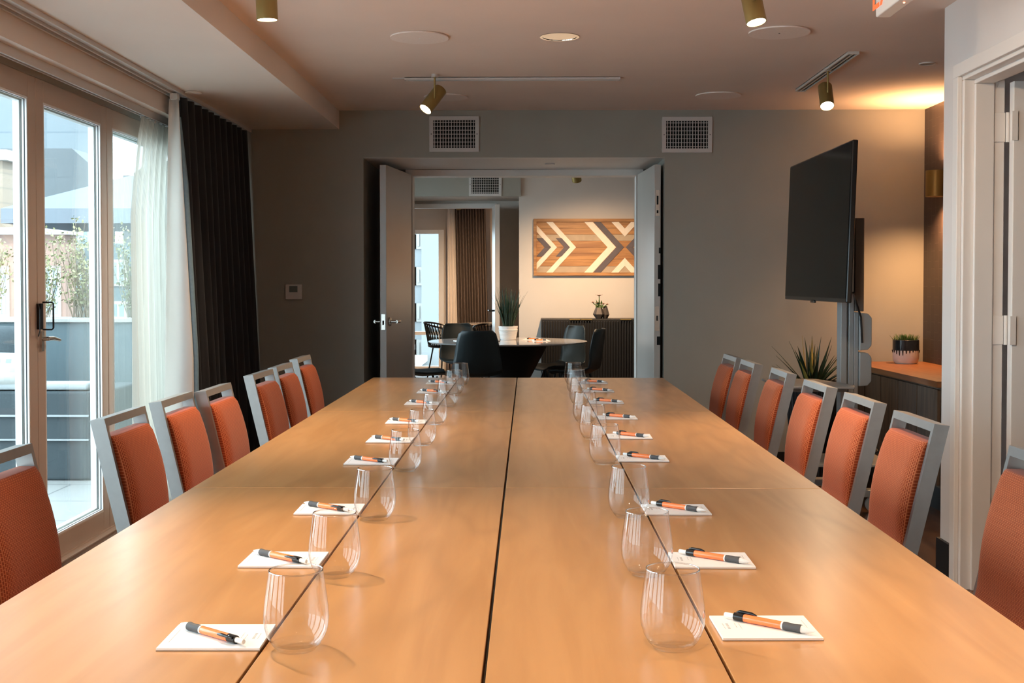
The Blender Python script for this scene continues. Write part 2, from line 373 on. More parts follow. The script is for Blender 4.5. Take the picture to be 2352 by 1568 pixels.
# door casing and jamb on the right
b = MB()
b.box(1.80, 1.82, 5.06, 5.115, 0, 2.155); b.box(1.80, 1.82, 4.03, 5.115, 2.1551, 2.21); b.box(1.80, 1.82, 4.03, 4.085, 0, 2.155)
b.box(1.8205, 1.99, 5.04, 5.07, 0, 2.1395); b.box(1.8205, 1.99, 4.07, 4.10, 0, 2.1395); b.box(1.8205, 1.99, 4.07, 5.07, 2.14, 2.1645)
b.box(1.862, 1.94, 5.022, 5.0395, 0, 2.1215); b.box(1.862, 1.94, 4.1005, 4.118, 0, 2.1215); b.box(1.862, 1.94, 4.1005, 5.0395, 2.122, 2.1395)
struct(b.build('trim_4', M['trim'], bevel=.003))
dr = struct(MB((2.06, 5.03, .01)).box(2.005, 2.86, 4.985, 5.03, .01, 2.125).build('door_3', M['trim'], bevel=.003))
for hz in (1.94, 1.095, .28):
    h = MB((2.06, 5.03, .01)); h.box(1.944, 1.99, 5.032, 5.0405, hz-.06, hz+.06)
    h.lathe([(.007, -.062), (.007, .062)], (1.998, 5.03, hz), 12); h.box(1.995, 2.02, 4.975, 4.986, hz-.06, hz+.06)
    h.build('hinge', M['trim'], dr, bevel=.001)
# rooms beyond
sbox('wall_second_room', M['wallw'], (-.092, 3.4, 12.7, 12.82, 0, ZC), (-2.27, -1.36, 12.7, 13.4, 0, ZC), (-1.36, -.092, 12.7, 13.4, 2.21, ZC),
     (-2.27, -1.32, 13.4, 13.5, 0, ZC), (-.35, -.092, 13.4, 13.5, 0, ZC), (-1.32, -.35, 13.4, 13.5, 2.16, ZC), (-.092, .03, 12.82, 13.5, 0, ZC))
sbox('trim_5', M['wall'], (-1.5, -.074, 12.66, 12.7, 2.21, ZC))
b = MB(); b.box(-1.325, -1.276, 13.37, 13.52, 0, 2.18); b.box(-.394, -.345, 13.37, 13.52, 0, 2.18); b.box(-1.276, -.394, 13.37, 13.52, 2.13, 2.18)
struct(b.build('trim_6', M['trim'], bevel=.002))
sbox('wall_second_room_side', M['wallw'], (3.28, 3.4, 9.32, 12.7, 0, ZC))
sbox('wall_second_room_window_side', M['wall'], (-2.4, -2.27, 9.2, 9.7, 0, ZC+.15), (-2.4, -2.27, 12.3, 12.82, 0, ZC+.15), (-2.4, -2.27, 9.7, 12.3, 2.3, ZC+.15),
     (-2.4, -2.27, 9.7, 12.3, 0, .3))
sbox('ceiling_second_room', M['ceil'], (-2.27, -1.309, 9.2, 18.1, ZC, ZC+.15))
sbox('wall_third_room', M['wallw'], (-2.4, -2.22, 17.9, 18.1, 0, ZC), (-1.25, 3.4, 17.9, 18.1, 0, ZC), (-2.22, -1.25, 17.9, 18.1, 2.09, ZC),
     (-2.4, -2.27, 12.82, 17.9, 0, ZC), (1.5, 1.6, 13.5, 17.9, 0, ZC))
b = MB(); b.box(-2.22, -2.16, 17.88, 18.0, 0, 2.09); b.box(-1.33, -1.25, 17.86, 18.0, 0, 2.09); b.box(-2.16, -1.33, 17.88, 18.0, 2.03, 2.09)
b.box(-2.16, -1.33, 17.9, 18.0, .52, .57); b.box(-2.16, -1.33, 17.9, 18.0, 0, .05)
w3 = struct(b.build('window_11', M['white'], bevel=.003))
MB().box(-2.16, -1.33, 17.95, 17.956, .05, 2.03).build('pane', M['pane'], w3)

# ---- folding glass doors along the left (each panel a window)
XW = -2.19
P0 = 8.02
NP = 10
for i in range(NP):
    y1 = P0 - .9*i - .002; y0 = y1 - .896; org = (XW-.035, (y0+y1)/2, .012)
    st = .083; zb, zt = .115, 2.107
    b = MB(org)
    xa, xb = XW-.062, XW
    b.box(xa, xb, y0, y0+st, .015, 2.205); b.box(xa, xb, y1-st, y1, .015, 2.205)
    b.box(xa, xb, y0+st, y1-st, .015, zb); b.box(xa, xb, y0+st, y1-st, zt, 2.205)
    wn = struct(b.build('window_%d' % (i+1), M['alu'], bevel=.003))
    MB(org).box(XW-.030, XW-.022, y0+st-.004, y1-st+.004, zb-.004, zt+.004).build('pane', M['pane'], wn)
    g = MB(org)   # dark gasket and white outer beads round the glass
    for (a, c, m_, t) in ((XW-.0215, XW-.0135, 1, .012), (XW-.0135, XW-.0095, 0, .011), (XW-.0095, XW-.001, 1, .010), (XW-.06, XW-.0305, 1, .018)):
        g.box(a, c, y0+st, y0+st+t, zb, zt, m_); g.box(a, c, y1-st-t, y1-st, zb, zt, m_)
        g.box(a, c, y0+st+t, y1-st-t, zb, zb+t, m_); g.box(a, c, y0+st+t, y1-st-t, zt-t, zt, m_)
    g.build('glazing_bead', [M['alud'], M['white']], wn)
    if i == 3:
        h = MB(org); yy = y0-.0
        for zz in (2.115, 2.06):
            h.box(XW, XW+.014, yy-.014, yy+.016, zz-.024, zz+.024)
        h.lathe([(.009, -.05), (.009, .05)], (XW+.016, yy, 2.09), 10)
        h.build('hinge', M['blackm'], wn, bevel=.001)
    if i == 2:
        yy = y0
        h = MB(org); h.box(XW, XW+.014, yy-.012, yy+.022, 1.085, 1.20)
        h.lathe([(.008, -.058), (.008, .058)], (XW+.018, yy-.002, 1.143), 10)
        h.tube([(XW+.01, yy+.030, 1.205), (XW+.05, yy+.034, 1.205), (XW+.056, yy+.036, 1.20), (XW+.056, yy+.036, 1.09), (XW+.05, yy+.034, 1.083), (XW+.01, yy+.030, 1.083)], .0042, 8)
        h.tube([(XW+.008, yy-.014, 1.198), (XW+.03, yy-.05, 1.175), (XW+.03, yy-.05, 1.08), (XW+.008, yy-.014, 1.055)], .0028, 6)
        h.build('pull_hinge', M['blackm'], wn, smooth=True)
        h = MB(org); h.box(XW, XW+.008, yy+.022, yy+.05, .985, 1.075)
        h.tube([(XW+.006, yy+.036, 1.04), (XW+.035, yy+.036, 1.042)], .010, 10)
        h.tube([(XW+.035, yy+.030, 1.042), (XW+.040, yy+.07, 1.042), (XW+.040, yy+.15, 1.030)], [.010, .010, .007], 10)
        tag(h.build('handle', M['silver'], wn, smooth=True), 'satin lever handle')
sbox('trim_7', M['alu'], (-2.262, -2.185, -.98, 8.02, 0, .015), (-2.185, -2.15, -.98, 8.02, 0, .006))
# thin drip-free head track of the folding doors
sbox('trim_8', M['alu'], (-2.262, -2.192, -.98, 8.02, 2.2052, 2.2068))
# room-2 side window
w2 = struct(MB().box(-2.36, -2.31, 9.7, 9.76, .3, 2.3).box(-2.36, -2.31, 12.24, 12.3, .3, 2.3).box(-2.36, -2.31, 9.76, 12.24, .3, .36)
            .box(-2.36, -2.31, 9.76, 12.24, 2.24, 2.3).box(-2.36, -2.31, 10.97, 11.03, .36, 2.24).build('window_12', M['alu'], bevel=.003))
MB().box(-2.34, -2.334, 9.76, 12.24, .36, 2.24).build('pane', M['pane'], w2)

sbox('trim_lit_soffit', M['trim'], (-1.141, .947, YB+.005, 9.17, 2.1605, 2.163))  # added pale board: brightness of the lit recess soffit put into its colour
# ---- double doors folded back into the recess
def leaf(name, hinge, end, thick, side, z1=2.118):
    """door leaf from hinge point to free edge, built along local +x"""
    hx, hy = hinge; ex, ey = end; L = math.hypot(ex-hx, ey-hy); a = math.atan2(ey-hy, ex-hx)
    b = MB(); b.box(0, L, -thick/2, thick/2, .012, z1)
    o = struct(b.build(name, M['door'], bevel=.002)); o.location = (hx, hy, 0); o.rotation_euler = (0, 0, a)
    return o, L
lf, L = leaf('door_1', (-.910, 9.14), (-1.012, 8.375), .046, 1)
h = MB(); h.box(L-.0005, L+.002, -.014, .014, .965, 1.075); h.box(L+.002, L+.003, -.006, .006, 1.0, 1.03, 1)
h.build('latch_plate', [M['silver'], M['void']], lf)
for s_ in (1, -1):
    h = MB(); y_ = s_*.023
    h.lathe([(.032, 0), (.032, .010), (.027, .013)], (L-.075, y_, 1.02), 24, axis=(0, s_, 0))
    h.tube([(L-.075, y_, 1.02), (L-.075, y_+s_*.055, 1.02)], .010, 12)
    h.tube([(L-.070, y_+s_*.055, 1.02), (L-.12, y_+s_*.058, 1.02), (L-.185, y_+s_*.054, 1.02)], [.011, .010, .009], 12)
    tag(h.build('handle', M['silver'], lf, smooth=True), 'satin nickel lever handle')
rf, L2 = leaf('door_2', (.858, 9.14), (.905, 8.375), .044, -1)
h = MB(); h.box(L2, L2+.002, -.013, .013, 1.76, 1.94); h.build('flush_bolt_plate', M['silver'], rf)
h = MB()
h.box(L2+.002, L2+.004, -.006, .006, 1.84, 1.90); h.box(L2+.002, L2+.004, -.006, .006, 1.78, 1.80)
h.box(L2-.0005, L2+.0015, .004, .022, 1.32, 1.42); h.box(L2-.0005, L2+.0015, .010, .022, 1.50, 1.54)
h.box(L2-.0005, L2+.0015, -.002, .022, .86, .92); h.box(L2-.0005, L2+.0015, .006, .022, 1.20, 1.29)
h.build('worn_patch', M['void'], rf)
h = MB(); h.box(L2, L2+.002, -.018, .014, .96, 1.13); h.box(L2+.002, L2+.0035, -.006, .004, 1.03, 1.065, 1); h.build('strike_plate', [M['silver'], M['void']], rf)
# leaf of the farther doorway
l3, L3 = leaf('door_4', (-.372, 13.36), (-.322, 12.72), .05, 1, 2.13)
h = MB(); h.tube([(L3-.08, .02, 1.0), (L3-.08, .08, 1.0)], .010, 10); h.tube([(L3-.08, .08, 1.0), (L3-.20, .085, 1.0)], .010, 10)
h.tube([(L3-.08, -.02, 1.0), (L3-.08, -.08, 1.0)], .010, 10); h.tube([(L3-.08, -.08, 1.0), (L3-.20, -.085, 1.0)], .010, 10)
tag(h.build('handle', M['blackm'], l3, smooth=True), 'dark lever handle')

# ================================================================== CEILING AND WALL FITTINGS
def disc(name, x, y, z, r, m, label, cat, group=None, dot=None, th=.008):
    o = MB((x, y, z-th)).lathe([(r, -th), (r, -.002), (r-.004, 0)][::1], (x, y, z), 48).build(name, m, smooth=True)
    tag(o, label, cat, group)
    if dot is not None: MB((x, y, z-th)).lathe([(.004, -.0015), (.004, 0)], (x, y, z-th), 10).build('indicator', dot, o)
    return o
disc('ceiling_speaker', -.527, 5.85, ZC, .142, M['spk'], 'round white ceiling speaker with tiny lit dot, above the left glasses', 'speaker', 'flush ceiling speakers', M['penw'])
disc('ceiling_speaker', 1.20, 5.76, ZC, .145, M['spk'], 'round white ceiling speaker partly behind the right hanging spotlight', 'speaker', 'flush ceiling speakers', M['grip'])
disc('ceiling_speaker', 1.213, 7.67, ZC, .144, M['spk'], 'round ceiling speaker above the right wall vent', 'speaker', 'flush ceiling speakers')
disc('ceiling_speaker', -.526, 7.72, ZC, .142, M['spk'], 'round ceiling speaker behind the centre spotlight, above the left wall vent', 'speaker', 'flush ceiling speakers')
disc('sprinkler_cover', -1.87, 6.7, 2.36, .046, M['soff'], 'small round cover on the lowered ceiling beside the dark curtain', 'ceiling cover')
disc('sprinkler_cover', .16, 8.72, 2.1605, .037, M['vent'], 'small round cover under the door recess soffit', 'ceiling cover')
# recessed lights
t = thing('recessed_downlight', (.155, 5.86, ZC), 'chrome recessed downlight in the middle of the ceiling', 'ceiling light')
MB((.155, 5.86, ZC)).lathe([(.096, -.003), (.096, 0), (.083, 0), (.083, -.003)], (.155, 5.86, ZC), 40, close=True).build('trim_ring', M['chrome'], t, smooth=True)
MB((.155, 5.86, ZC)).lathe([(.084, -.001), (.078, .02), (.06, .055), (.035, .075), (0, .08)], (.155, 5.86, ZC), 40).build('reflector', M['chrome'], t, smooth=True)
t = thing('recessed_downlight', (2.18, 6.59, ZC), 'small cream round recessed light near the accent wall', 'ceiling light')
MB((2.18, 6.59, ZC)).lathe([(.045, -.006), (.045, 0), (.04, 0), (.038, -.006)], (2.18, 6.59, ZC), 32, close=True).build('trim_ring', M['vent'], t, smooth=True)
MB((2.18, 6.59, ZC)).lathe([(.039, -.0045), (.039, -.001)], (2.18, 6.59, ZC), 32).build('lens', M['cornice'], t, smooth=True)
# cut a pocket in the ceiling for the chrome reflector
cut = MB().lathe([(.0835, -.05), (.0835, .1)], (.155, 5.86, ZC), 40).build('pocket_cutter', M['void'])
ce = bpy.data.objects['ceiling']; md = ce.modifiers.new('pocket', 'BOOLEAN'); md.operation = 'DIFFERENCE'; md.object = cut; md.solver = 'EXACT'
dg = bpy.context.evaluated_depsgraph_get(); me2 = bpy.data.meshes.new_from_object(ce.evaluated_get(dg)); ce.modifiers.clear(); ce.data = me2
bpy.data.objects.remove(cut)

# wall vents
def vent(x, z, y, label, group, w=.345, h=.247):
    t = thing('wall_vent', (x, y, z), label, 'vent', group); o = (x, y, z)
    b = MB(o); f = .028
    b.box(x-w/2, x+w/2, y-.012, y, z-h/2, z-h/2+f); b.box(x-w/2, x+w/2, y-.012, y, z+h/2-f, z+h/2)
    b.box(x-w/2, x-w/2+f, y-.012, y, z-h/2+f, z+h/2-f); b.box(x+w/2-f, x+w/2, y-.012, y, z-h/2+f, z+h/2-f)
    b.build('frame', M['vent'], t, bevel=.002)
    MB(o).box(x-w/2+f, x+w/2-f, y-.003, y-.001, z-h/2+f, z+h/2-f).build('backing', M['void'], t)
    b = MB(o); n = 15
    for k in range(n):
        xx = x-w/2+f+(w-2*f)*(k+.5)/n; b.box(xx-.0022, xx+.0022, y-.010, y-.004, z-h/2+f, z+h/2-f)
    for k in range(7):
        zz = z-h/2+f+(h-2*f)*(k+.5)/7; b.box(x-w/2+f, x+w/2-f, y-.0042, y-.003, zz-.002, zz+.002)
    b.build('louvres', M['vent'], t)
    for s_ in (-1, 1): MB(o).lathe([(.004, 0), (.003, .002)], (x+s_*(w/2-f/2), y-.012, z), 10, axis=(0, -1, 0)).build('screw', M['grip'], t)
    return t
G = 'white grille vents high on the walls'
vent(-.510, 2.325, YB, 'white grille vent on the back wall, left of the pair above the doorway', G)
vent(1.102, 2.318, YB, 'white grille vent on the back wall, right of the pair above the doorway', G)
vent(-.448, 2.333, 12.66, 'white grille vent seen through the open double doors', G)
# slotted ceiling diffusers, only their far ends are in the frame
def slot(x0, x1, y0, y1, label):
    t = thing('ceiling_vent', ((x0+x1)/2, (y0+y1)/2, ZC), label, 'vent'); o = t.location
    b = MB(o); b.box(x0, x1, y0, y1, ZC-.004, ZC); b.build('frame', M['ceil'], t, bevel=.001)
    b = MB(o); n = 4
    for k in range(n):
        xx = x0+(x1-x0)*(k+.6)/(n+.2); b.box(xx-.008, xx+.004, y0+.02, y1-.02, ZC-.006, ZC-.0045)
    b.build('slot', M['void'], t)
slot(-1.06, -.90, 4.35, 5.07, 'slotted ceiling vent at the top edge above the left spotlight')
slot(.80, .93, 4.35, 5.06, 'slotted ceiling vent at the top edge above the right spotlight')

def track(x0, x1, y0, y1, label, axis):
    t = thing('lighting_track', ((x0+x1)/2, (y0+y1)/2, ZC), label, 'light track', 'lighting tracks'); o = t.location
    b = MB(o); w = .0042
    if axis == 'x':
        b.box(x0, x1, y0, y0+w*2, ZC-.016, ZC); b.box(x0, x1, y1-w*2, y1, ZC-.016, ZC)
        b.box(x0, x1, (y0+y1)/2-w, (y0+y1)/2+w, ZC-.014, ZC); b.box(x0, x1, y0, y1, ZC-.003, ZC)
        b.box(x0-.004, x0, y0, y1, ZC-.016, ZC); b.box(x1, x1+.004, y0, y1, ZC-.016, ZC)
    else:
        b.box(x0, x0+w*2, y0, y1, ZC-.016, ZC); b.box(x1-w*2, x1, y0, y1, ZC-.016, ZC)
        b.box((x0+x1)/2-w, (x0+x1)/2+w, y0, y1, ZC-.014, ZC); b.box(x0, x1, y0, y1, ZC-.003, ZC)
        b.box(x0, x1, y0-.004, y0, ZC-.016, ZC); b.box(x0, x1, y1, y1+.004, ZC-.016, ZC)
    b.build('rail', M['track'], t)
    b = MB(o)
    if axis == 'x': b.box(x0, x1, y0+w*2, (y0+y1)/2-w, ZC-.006, ZC-.003); b.box(x0, x1, (y0+y1)/2+w, y1-w*2, ZC-.006, ZC-.003)
    else: b.box(x0+w*2, (x0+x1)/2-w, y0, y1, ZC-.006, ZC-.003); b.box((x0+x1)/2+w, x1-w*2, y0, y1, ZC-.006, ZC-.003)
    b.build('groove', M['void'], t)
track(-.715, .534, 6.99, 7.04, 'white light track across the ceiling above the far table end', 'x')
track(1.655, 1.715, 6.25, 7.45, 'light track pointing at the camera above the television', 'y')
b = MB((-.75, 7.015, ZC)).box(-.79, -.72, 7.008, 7.018, ZC-.006, ZC); tag(b.build('track_end_feed', M['track']), 'small white feed piece at the left end of the cross track', 'track feed')

def spot(x, y, ztop, length, d, label, power, rad=.039, stem=True, blend=1, size=84, col=(1, .74, .50), name='ceiling_spotlight', emit='bulb'):
    """can aimed along d; (x, y, ztop) is the top centre of the can"""
    d = Vector(d).normalized(); top = Vector((x, y, ztop)); t = thing(name, top, label, 'spotlight', 'olive brass can spotlights'); o = top
    b = MB(o); b.lathe([(0, 0), (rad-.002, 0), (rad, .003), (rad, length), (rad-.003, length), (rad-.003, length-.008), (0, length-.008)], top, 40, axis=d)
    b.build('can', M['brass'], t, smooth=True)
    b = MB(o); b.lathe([(rad-.004, length-.0075), (rad-.004, length-.002), (0, length-.0015)], top, 40, axis=d); b.build('lens', M[emit], t)
    if stem:
        side = d.cross(Vector((0, 1, 0))).normalized() if abs(d.y) < .7 else Vector((1, 0, 0))
        p = top + d*length*.35; sx = -rad-.004
        b = MB(o); q = p+Vector((sx*0+0, -rad-.007, 0)); b.tube([(q.x, q.y, ZC-.016), (q.x, q.y, q.z-.02)], .0055, 12)
        b.tube([(q.x, q.y, q.z), (p.x, p.y, p.z)], .006, 10); b.build('stem', M['brass'], t, smooth=True)
        MB(o).lathe([(.02, -.018), (.02, 0)], (q.x, q.y, ZC), 20).build('mount', M['track'], t)
    l = bpy.data.lights.new('lamp_light', 'SPOT'); l.energy = power; l.color = col; l.spot_size = R(size); l.spot_blend = blend; l.shadow_soft_size = .025
    lo = bpy.data.objects.new('lamp_light', l); COL.objects.link(lo); lo.parent = t; lo.location = d*(length+.03)
    lo.rotation_euler = d.to_track_quat('-Z', 'Y').to_euler()
    return t
spot(-.965, 4.42, 2.425, .165, (.03, .04, -1), 'olive brass can spotlight cut off by the top edge, upper left', 60)
spot(.845, 4.62, 2.43, .155, (.16, -.22, -1), 'olive brass can spotlight cut off by the top edge, upper right', 60)
spot(-.505, 6.97, 2.415, .165, (-.52, -.42, -.78), 'olive brass can spotlight tilted left under the cross track', 45)
spot(1.675, 6.80, 2.40, .150, (-.05, -.55, -.80), 'glowing olive brass can spotlight hanging above the television', 45)
spot(-1.05, 2.75, 2.42, .160, (.35, -.35, -1), 'olive brass can spotlight over the near left table corner, out of frame', 65)
spot(.95, 2.1, 2.42, .160, (.10, -.25, -1), 'added fill spotlight over the near right table side, out of frame', 50)  # added lamp, unseen: brightens the near table and, by bounce, the ceiling
spot(.55, 2.9, 2.42, .160, (.50, .85, -.50), 'added fill spotlight aimed at the right wall, out of frame', 42, size=76)  # added lamp, unseen: warms and brightens the right wall and casing
spot(-.15, .5, 2.42, .160, (0, .5, -1), 'added fill spotlight over the near table end, out of frame', 38)  # added lamp, unseen: more warm light near the camera
spot(.44, 11.1, 2.36, .14, (.12, .55, -.8), 'olive can spotlight beyond the doors, lighting the wooden wall art', 125, rad=.045, size=115, col=(1, .66, .38))
spot(-.9, 15.2, 2.36, .14, (.2, .6, -.8), 'added unseen warm spotlight in the farthest room above the taupe curtain', 150, rad=.045, size=120, col=(1, .62, .34))  # added lamp, hidden from view: lights the far curtain and wall warmly

# wall sconce on the accent wall
t = thing('wall_sconce', (2.655, 7.85, 1.94), 'brass cylinder wall sconce glowing up and down on the dark accent wall', 'wall light'); o = t.location
MB(o).lathe([(.058, -.083), (.062, -.085), (.062, .085), (.058, .083), (.058, -.083)], (2.655, 7.85, 1.94), 40).build('shade', M['brass'], t, smooth=True)
MB(o).box(2.712, 2.74, 7.82, 7.88, 1.90, 1.98).build('bracket', M['brass'], t, bevel=.003)
for s_ in (-1, 1):
    MB(o).lathe([(.055, 0), (.05, .003), (0, .003)], (2.655, 7.85, 1.94+s_*(.055 if s_ > 0 else .079)), 32).build('lens', M['bulb2'], t)
    l = bpy.data.lights.new('sconce_light', 'SPOT'); l.energy = 34 if s_ > 0 else 46; l.color = (1, .52, .22); l.spot_size = R(150); l.spot_blend = 1; l.shadow_soft_size = .03
    lo = bpy.data.objects.new('sconce_light', l); COL.objects.link(lo); lo.parent = t; lo.location = (0, 0, s_*.10)
    lo.rotation_euler = (R(180) if s_ > 0 else 0, 0, 0)

# exit sign hanging from the ceiling, facing the windows
xe, ye0, ye1, ze0 = 1.283, 4.14, 4.46, 2.27
t = thing('exit_sign', (xe+.03, (ye0+ye1)/2, ze0), 'white exit sign with red letters hanging from the ceiling at the top right', 'sign'); o = t.location
MB(o).box(xe, xe+.055, ye0, ye1, ze0, ze0+.19).build('housing', M['penw'], t, bevel=.006, seg=3)
MB(o).box(xe+.015, xe+.04, ye0+.1, ye1-.1, ze0+.19, ZC).build('canopy', M['penw'], t)
fc = bpy.data.curves.new('exit_text', 'FONT'); fc.body = 'EXIT'; fc.size = .19; fc.extrude = .001; fc.align_x = 'CENTER'; fc.space_character = 1.05
fo = bpy.data.objects.new('tmp_text', fc); COL.objects.link(fo)
dg = bpy.context.evaluated_depsgraph_get(); tm = bpy.data.meshes.new_from_object(fo.evaluated_get(dg)); bpy.data.objects.remove(fo)
tm.materials.clear(); tm.materials.append(M['red'])
lt = bpy.data.objects.new('lettering', tm); COL.objects.link(lt); lt.parent = t
lt.rotation_euler = (R(90), 0, R(-90)); lt.location = (-.0315, 0, .03)
tag(lt, 'red EXIT letters')
MB(o).lathe([(.004, 0), (.003, .003)], (xe+.03, ye0+.08, ze0), 10, axis=(0, 0, -1)).build('indicator', M['led'], t)

# thermostat
zt_ = 1.232; xt_ = -1.628
t = thing('thermostat', (xt_, YB, zt_), 'white square thermostat on the dark back wall left of the doors', 'thermostat'); o = t.location
MB(o).box(xt_-.058, xt_+.058, YB-.022, YB, zt_-.053, zt_+.053).build('housing', M['vent'], t, bevel=.004)
MB(o).box(xt_-.03, xt_+.027, YB-.0235, YB-.022, zt_-.003, zt_+.040).build('display', M['lcd'], t)
b = MB(o)
for k in range(3): b.box(xt_-.030+k*.022, xt_-.016+k*.022, YB-.0235, YB-.022, zt_-.026, zt_-.018)
b.build('button', M['vent'], t)

# ---- curtain tracks
b = MB((-1.96, 3.5, 2.33))
b.box(-2.015, -2.004, -2.5, 8.31, 2.338, 2.36); b.box(-1.985, -1.975, -2.5, 8.31, 2.342, 2.36); b.box(-1.925, -1.915, -2.5, 8.31, 2.338, 2.36); b.box(-2.004, -1.925, -2.5, 8.31, 2.354, 2.36)
tag(b.build('curtain_track', M['track'], bevel=.001), 'long white curtain track on the lowered ceiling carrying the dark curtain', 'curtain track')
b = MB((-2.10, 3.5, 2.2))
b.box(-2.135, -2.126, -2.5, 8.31, 2.212, 2.244); b.box(-2.09, -2.08, -2.5, 8.31, 2.203, 2.244); b.box(-2.126, -2.09, -2.5, 8.31, 2.236, 2.244)
tag(b.build('curtain_track', M['track'], bevel=.001), 'long white curtain track close to the glass carrying the sheer curtain', 'curtain track')

# ---- dark curtain
t = thing('blackout_curtain', (-1.92, 7.5, 0), 'dark charcoal full-length curtain gathered in the back left corner', 'curtain'); o = t.location
def fold(s, z, ya, yb, x_top, x_bot, a_top, a_bot, n, ph=0, z1=2.335):
    u = 1-z/z1; y = ya+(yb-ya)*s + .012*math.sin(s*9+u*2)*u
    a = a_top+(a_bot-a_top)*u
    x = x_top+(x_bot-x_top)*u + a*math.sin(2*math.pi*n*s+ph+.5*math.sin(s*17+u)) + .3*a*math.sin(2*math.pi*n*2.3*s+1)*u
    return x, y
def cur(s, v):
    z = .015+v*2.315; x, y = fold(s, z, 6.70, 8.27, -1.945, -1.865, .030, .058, 11); return (x, y, z)
MB(o).grid(cur, 264, 14).build('drape', M['curtain'], t, smooth=True, solid=.004)
def lin(s, v):
    z = .015+v*2.30; u = 1-v
    xl = -1.995-.055*u**.8; xr = -1.938 + .075*min(1, u*1.6)
    x = xl+(xr-xl)*s; y = 6.66 - .035*math.sin(math.pi*s)*(.3+u) + .02*math.sin(4*s+2*u)
    return (x, y, z)
tag(MB(o).grid(lin, 20, 24).build('lining', M['lining'], t, smooth=True, solid=.003), 'white lining turned out at the leading edge')
def hem(s, v):
    z = .015+v*2.2; u = 1-v
    xr = -1.938+.075*min(1, (1-v*2.2/2.30)*1.6)
    w = .022*min(1, u*6)
    return (xr+w*s, 6.665+.02*math.sin(4+2*u)+.02*s, z)
tag(MB(o).grid(hem, 3, 24).build('hem', M['hem'], t, smooth=True, solid=.003), 'blue-grey hem strip')
b = MB(o)
for k in range(16):
    yy = 6.68+k*.105; b.box(-1.975, -1.955, yy-.008, yy+.008, 2.328, 2.342)
b.box(-1.985, -1.945, 6.64, 6.69, 2.312, 2.345)
b.build('glider', M['white'], t)
# ---- sheer curtain
t = thing('sheer_curtain', (-2.09, 6.9, 0), 'translucent white sheer curtain hanging by the glass beside the dark one', 'curtain'); o = t.location
def shr(s, v):
    z = .015+v*2.185; u = 1-v
    ya = 6.52-.20*min(1, u*4)**.7; yb = 7.85
    y = ya+(yb-ya)*s; a = .012+.022*u
    x = -2.105+.012*u+a*math.sin(2*math.pi*15*s+.8*math.sin(9*s))
    return (x, y, z)
MB(o).grid(shr, 280, 12).build('drape', M['sheer'], t, smooth=True)
b = MB(o)
for k in range(12): yy = 6.55+k*.11; b.box(-2.118, -2.098, yy-.008, yy+.008, 2.195, 2.21)
b.build('glider', M['white'], t)

# ================================================================== CONFERENCE TABLES
TZ = .74
def table(x0, x1, xs, y0, y1, label, outer):
    """x0..x1 full width, xs the lengthwise seam between wide leaf and narrow leaf"""
    cx, cy = (x0+x1)/2, (y0+y1)/2; t = thing('conference_table', (cx, cy, 0), label, 'table', 'six maple conference tables pushed together'); o = t.location
    e = .0011; hw = .0024
    if outer < 0: wide = (x0+e, xs-hw); nar = (xs+hw, x1-.0028)
    else: wide = (xs+hw, x1-e); nar = (x0+.0028, xs-hw)
    for nm, (a, c) in (('tabletop', wide), ('folding_leaf', nar)):
        b = MB(o); b.box(a, c, y0+e, y1-e, TZ-.004, TZ, 0); b.box(a, c, y0+e, y1-e, TZ-.029, TZ-.004, 1)
        b.build(nm, [M['table'], M['tedge']], t, bevel=.0012)
    b = MB(o); b.box(xs-.06, xs+.06, y0+.05, y1-.05, TZ-.034, TZ-.0295); b.build('hinge_rail', M['void'], t)
    for yy in (y0+.18, y1-.18):
        b = MB(o); b.box(cx-.02, cx+.02, yy-.02, yy+.02, .06, TZ-.034); b.box(cx-.19, cx+.19, yy-.025, yy+.025, .03, .06); b.box(cx-.25, cx+.25, yy-.02, yy+.02, TZ-.055, TZ-.034)
        for s_ in (-1, 1): b.lathe([(.02, .0), (.024, .015), (.02, .03)], (cx+s_*.165, yy, 0), 16)
        b.build('leg', M['blackm'], t, bevel=.003)
XL, XC, XR = -.905, -.0615, .790
rows = ((1.31, 3.211), (3.211, 5.127), (5.127, 6.99))
rn = ('nearest', 'middle', 'farthest')
for i, (a, c) in enumerate(rows):
    table(XL, XC, -.400, a, c, '%s maple table of the left column, on the window side' % rn[i], -1)
    table(XC, XR, .285, a, c, '%s maple table of the right column, on the television side' % rn[i], 1)

